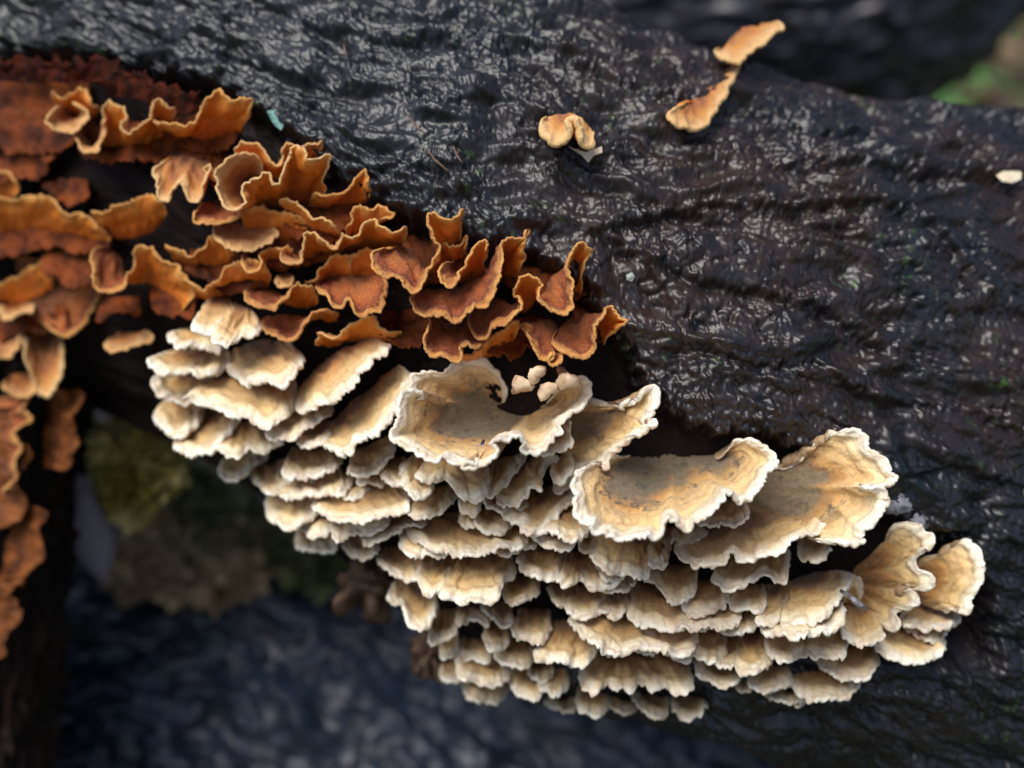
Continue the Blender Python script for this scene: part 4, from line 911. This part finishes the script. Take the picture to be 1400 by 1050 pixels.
# ---- loners on the bark
GS = 'lone cream orange fungi on the upper bark'
def Z0(px, py): return float(zlog(px, py))
shelf('crust_fungus', 'lower half of the two piece orange fungus standing on the upper bark', 'crust fungus', GS, 'J',
      [(770, 520), (765, 560), (790, 597), (850, 610), (915, 590), (950, 540), (1000, 480), (1040, 420), (1055, 360), (1085, 300)],
      [(850, 490), (890, 450), (950, 375), (1030, 300)], 'orange', prot=60, tone=.75, thick=6, zoff=-75, scal=.6)
shelf('crust_fungus', 'pale upper half of the two piece fungus, tip over the far log', 'crust fungus', GS, 'J',
      [(975, 240), (1000, 262), (1050, 285), (1090, 285), (1150, 240), (1185, 200), (1230, 160), (1285, 135), (1270, 108)],
      [(1010, 235), (1060, 170), (1120, 130), (1230, 110)], 'orange', prot=50, tone=.85, thick=6, zoff=-75, scal=.6)
shelf('crust_fungus', 'small cream curl arching over a dark hole in the upper bark', 'crust fungus', GS, 'J',
      [(150, 575), (150, 610), (195, 662), (238, 668), (262, 620), (255, 575), (290, 560), (335, 590), (345, 650), (375, 690), (395, 650)],
      [(175, 560), (240, 545), (300, 540), (380, 620)], 'orange', prot=30, tone=1.0, thick=9, zoff=-75, scal=.4)
M_PALE = mat_simple('torn_pale_wood', (.55, .4, .26), (.75, .62, .46), 500, .8)
def chip(name, label, cat, reg, pts, lift=14, mat=None, th=5, group=None, zb=None):
    p = zz(reg, pts); c0 = p.mean(0)
    Zs = np.array([(Z0(*q) if zb is None else zb)-lift for q in p]); n = len(p)
    top = wd(p[:, 0], p[:, 1], Zs); bot = wd(p[:, 0], p[:, 1], Zs+th); cc = top.mean(0)
    ct = wd(c0[0], c0[1], Zs.mean()-3)
    V = [v-cc for v in top]+[v-cc for v in bot]+[ct-cc]
    F = [(i, (i+1) % n, 2*n) for i in range(n)]+[(i, i+n, (i+1) % n+n, (i+1) % n) for i in range(n)]+[tuple(range(2*n-1, n-1, -1))]
    o = mesh_py(name, V, F, mat or M_PALE, smooth=False); o.location = cc
    return tag(o, label, cat, group)
chip('wood_splinter', 'pale torn flake just below the small cream curl', 'splinter', 'J', [(265, 700), (300, 712), (345, 735), (400, 712), (430, 700), (432, 730), (390, 745), (365, 778), (335, 745), (300, 722)], lift=8)
M_TEAL = mat_simple('blue_green_fleck', (.06, .16, .14), (.18, .36, .33), 900, .5)
chip('lichen_fleck', 'tiny blue green fleck on bark right of the top orange chain', 'lichen', 'P', [(365, 152), (374, 150), (380, 160), (388, 172), (384, 178), (376, 172), (370, 163)], lift=12, mat=M_TEAL)
M_NUB = mat_simple('cream_nub', (.6, .5, .32), (.75, .66, .48), 500, .7, .0001, .2)
chip('fungus_nub', 'small yellowish nub on the bark at the right edge of the photo', 'fungus', 'P', [(1362, 240), (1374, 232), (1388, 229), (1397, 236), (1396, 245), (1384, 250), (1370, 248)], lift=22, mat=M_NUB, th=16)
chip('lichen_fleck', 'pale grey fleck on bark between the arching orange fungus and the bowls', 'lichen', 'P', [(856, 376), (864, 372), (868, 378), (864, 385), (857, 383)], lift=12, mat=mat_simple('grey_fleck', (.2, .24, .2), (.4, .44, .38), 900, .7))
# grey nubs right of the largest fan
M_GREYN = mat_simple('grey_white_nub', (.14, .14, .17), (.34, .34, .38), 700, .7, .0002)
def lump(name, label, cat, px, py, rx, ry, mat, zlift=8, seed=1, flat=.6, zb=None, n=22, amp=.25):
    Zb = (Z0(px, py) if zb is None else zb)-zlift; c = wd(px, py, Zb); V = []; F = []; m = n//2
    for j in range(m+1):
        for i in range(n):
            th = math.pi*j/m; ph = 2*math.pi*i/n
            q = 1+amp*float(perlin(np.array(2.2*math.cos(ph)*math.sin(th)+seed), np.array(2.2*math.cos(th)+1.7*math.sin(ph)*math.sin(th)), seed))
            V.append((R_*rx*math.cos(ph)*math.sin(th)+U_*ry*math.cos(th)+F_*min(rx, ry)*flat*math.sin(ph)*math.sin(th))*q*1e-4)
    for j in range(m):
        for i in range(n): F.append((j*n+i, j*n+(i+1) % n, (j+1)*n+(i+1) % n, (j+1)*n+i))
    o = mesh_py(name, V, F, mat); o.location = c
    return tag(o, label, cat)
lump('grey_nub', 'larger pale grey nub right of the largest fan', 'fungus', 1228, 690, 18, 13, M_GREYN, 2, 3, amp=.7)
lump('grey_nub', 'fainter grey nub just below the larger one', 'fungus', 1257, 715, 15, 11, M_GREYN, 0, 5, amp=.7)
# thin twig
def rod(name, label, cat, pts, rad, mat, group=None, sides=7):
    c = [wd(*p) for p in pts]; V = []; F = []
    for k, p in enumerate(c):
        d = c[min(k+1, len(c)-1)]-c[max(k-1, 0)]; d /= np.linalg.norm(d)
        e1 = np.cross(d, [.3, .2, 1.]); e1 /= np.linalg.norm(e1); e2 = np.cross(d, e1)
        for i in range(sides):
            a = 2*math.pi*i/sides; V.append(p-c[0]+(e1*math.cos(a)+e2*math.sin(a))*rad[k]*1e-4)
    for k in range(len(c)-1):
        for i in range(sides): F.append((k*sides+i, k*sides+(i+1) % sides, (k+1)*sides+(i+1) % sides, (k+1)*sides+i))
    F += [tuple(reversed(range(sides))), tuple((len(c)-1)*sides+i for i in range(sides))]
    o = mesh_py(name, V, F, mat); o.location = c[0]
    if label: tag(o, label, cat, group)
    return o
M_TWIG = mat_simple('grey_twig', (.10, .09, .09), (.3, .3, .33), 900, .4)
rod('twig', 'thin dark grey twig stuck between the pale wing and the seahorse bracket', 'twig', [(1150, 808, 1640), (1163, 816, 1600), (1174, 826, 1585), (1184, 833, 1600)], [2.5, 4, 4.5, 2], M_TWIG)
M_NEEDLE = mat_simple('dead_needle', (.10, .06, .04), (.2, .12, .08), 900, .5)
nr = random.Random(9)
for i, (x, y, dx, dy) in enumerate([(560, 160, 22, 26), (585, 205, 30, 34), (620, 200, 12, 26), (470, 60, 4, 22), (1110, 205, 26, 8)]):
    rod('plant_fibre', ['thin dead fibre lying on the bark above the knot rings', 'longest dead fibre lying on the bark right of the knot rings', 'short dead fibre furthest right of the knot rings',
        'short dark fibre on the bark near the top edge', 'pale fibre on the bark below the two piece fungus'][i], 'plant fibre',
        [(x+dx*t, y+dy*t+3*math.sin(t*5), Z0(x+dx*t, y+dy*t)-20) for t in (0, .3, .6, 1)], [1.2, 1.6, 1.4, .8], M_NEEDLE)
# the fly
M_FLY = mat_simple('fly_black', (.01, .01, .012), (.02, .02, .03), 900, .3)
M_WING = mat_simple('fly_wing', (.25, .27, .4), (.4, .42, .55), 900, .2)
fr = empty('fly', wd(660, 606, 1628).tolist()); tag(fr, 'tiny dark fly with grey wings sitting in the left bowl', 'fly')
for nm, pts, rr, mt in (('body', [(656, 611, 1629), (659, 607, 1628), (661, 603, 1628), (662, 601, 1628)], [1.2, 2.4, 2.2, 1.2], M_FLY),
                        ('wing', [(659, 607, 1625), (661, 611, 1624), (662, 615, 1624)], [.6, 2.0, 1.2], M_WING), ('wing', [(657, 606, 1626), (655, 610, 1625), (653, 613, 1625)], [.6, 1.9, 1.0], M_WING)):
    o = rod(nm, None, None, pts, rr, mt); o.parent = fr; o.location = (wd(*pts[0])-np.array(fr.location)).tolist()

# reddish crust along the broken bark edge, top left
M_RED = mat_simple('red_brown_crumbly_crust', (.010, .004, .003), (.075, .013, .006), 600, .8, .0006, 0, .1)
for k, (x, y, w) in enumerate([(20, 82, 44), (70, 80, 30), (128, 84, 34), (185, 103, 40), (238, 122, 36)]):
    m0 = [(x-w, y+4), (x-w*.6, y-5), (x-w*.2, y+1), (x+w*.2, y-6), (x+w*.6, y+2), (x+w, y+8)]
    shelf('crust_fungus', ['dull red crust ridge in the extreme top left corner', 'second dull red crust ridge from the left', 'middle dull red crust ridge above the orange chain',
          'wide red crust ridge above the ruffled orange fungus', 'red crust ridge nearest the bright yellow orange fungus'][k], 'crust fungus', 'dull red crusts along the broken bark edge',
          'P', m0, [(x-w*.9, y+26), (x+w*.9, y+34)], 'orange', prot=-4, thick=6, zoff=-40, scal=1.8, mats=(M_RED, M_RED, M_RED))
# brown ragged wood under the colony at lower left
M_RAG = mat_simple('ragged_brown_wood', (.045, .026, .016), (.16, .09, .05), 300, .6, .0008)
lump('wood_stub', 'ragged brown wood hanging under the left part of the cream colony', 'wood', 505, 800, 48, 42, M_RAG, 0, 11, .8, zb=2000, n=40, amp=1.1)
lump('wood_stub', 'ragged brown wood flap at the bottom left tip of the cream colony', 'wood', 588, 893, 26, 38, M_RAG, 0, 12, .8, zb=1960, n=40, amp=1.0)

# ---- moss, lichen and leaf on the lower log
M_MOSS = mat_simple('yellow_green_moss', (.34, .27, .05), (.86, .70, .30), 60, .7, .001, .1)
M_MOSS2 = mat_simple('dull_olive_moss', (.10, .13, .04), (.30, .28, .13), 130, .8, .001)
M_LICH = mat_simple('tan_lichen', (.42, .29, .15), (.78, .60, .36), 200, .8, .001)
def clump(name, label, cat, spots, mat, seed, n, leaf, zb):
    rr = random.Random(seed); V = []; F = []
    for i in range(n):
        (x, y, sx, sy) = rr.choice(spots)
        a = rr.uniform(0, 2*math.pi); b = math.sqrt(rr.random())
        px = x+sx*b*math.cos(a); py = y+sy*b*math.sin(a)
        c = wd(px, py, (zb-(1-b*b)*70 if zb < 2700 else zlow(px, py)-25)-rr.uniform(0, 20))
        d = np.array([rr.gauss(0, .7), rr.gauss(-.5, .6), rr.gauss(.6, .6)]); d /= np.linalg.norm(d)
        s = np.cross(d, [rr.gauss(0, 1), rr.gauss(0, 1), rr.gauss(0, 1)]); s /= np.linalg.norm(s)
        L = leaf*rr.uniform(.6, 1.4)*1e-4; k = len(V)
        V += [c-s*L*.22, c+s*L*.22, c+d*L*.6+s*L*.26, c+d*L, c+d*L*.6-s*L*.26]
        F += [(k, k+1, k+2, k+4), (k+4, k+2, k+3)]
    o = mesh_py(name, V, F, mat, smooth=False); return tag(o, label, cat, None, 'stuff')
sp1 = [(170, 610, 36, 24), (205, 610, 22, 22), (180, 650, 36, 36), (178, 680, 28, 24), (215, 650, 24, 26)]
for (x, y, sx, sy) in sp1: pass
cush = empty('moss_cushion', wd(185, 650, 2500).tolist()); tag(cush, 'bright yellow green moss cushion at left below the cream colony', 'moss')
for k, (x, y, sx, sy) in enumerate(sp1):
    o = lump('tuft', None, None, x, y, sx*.85, sy*.8, M_MOSS, 0, 40+k, .8, zb=2470, n=26, amp=.7)
    o.parent = cush; o.location = (np.array(o.location)-np.array(cush.location)).tolist()
o = clump('moss_leaves', None, None, sp1, M_MOSS, 5, 4200, 42, 2450); o.parent = cush
o.location = (-np.array(cush.location)).tolist()
clump('moss', 'thin olive moss on the lower log right of the bright cushion', 'moss', [(250, 670, 40, 22), (300, 700, 60, 24), (380, 745, 60, 26), (440, 775, 40, 18), (300, 740, 60, 30)], M_MOSS2, 6, 3000, 60, 2830)
clump('lichen', 'tan leafy lichen on the lower log below the moss', 'lichen', [(215, 725, 22, 20), (245, 760, 60, 40), (290, 790, 50, 30), (190, 780, 18, 24), (330, 760, 40, 36)], M_LICH, 7, 2600, 60, 2800)
M_LAV = mat_simple('faded_lavender_leaf', (.12, .10, .13), (.24, .20, .25), 90, .55, .001)
from mathutils import Matrix
lc = wd(126, 718, 2380); lv = leaf_mesh('dead_leaf', .0235, .0068, M_LAV, .35, 9, 1)
ax = U_*.95-F_*.25+R_*-.12; ax /= np.linalg.norm(ax); az = -F_+R_*.25; az -= ax*np.dot(ax, az); az /= np.linalg.norm(az); ay = np.cross(az, ax)
lv.matrix_world = Matrix(((ax[0], ay[0], az[0], lc[0]), (ax[1], ay[1], az[1], lc[1]), (ax[2], ay[2], az[2], lc[2]), (0, 0, 0, 1)))
tag(lv, 'pale lavender grey dead leaf hanging between the branch and the moss', 'leaf')
print('shelves', COUNT[0])
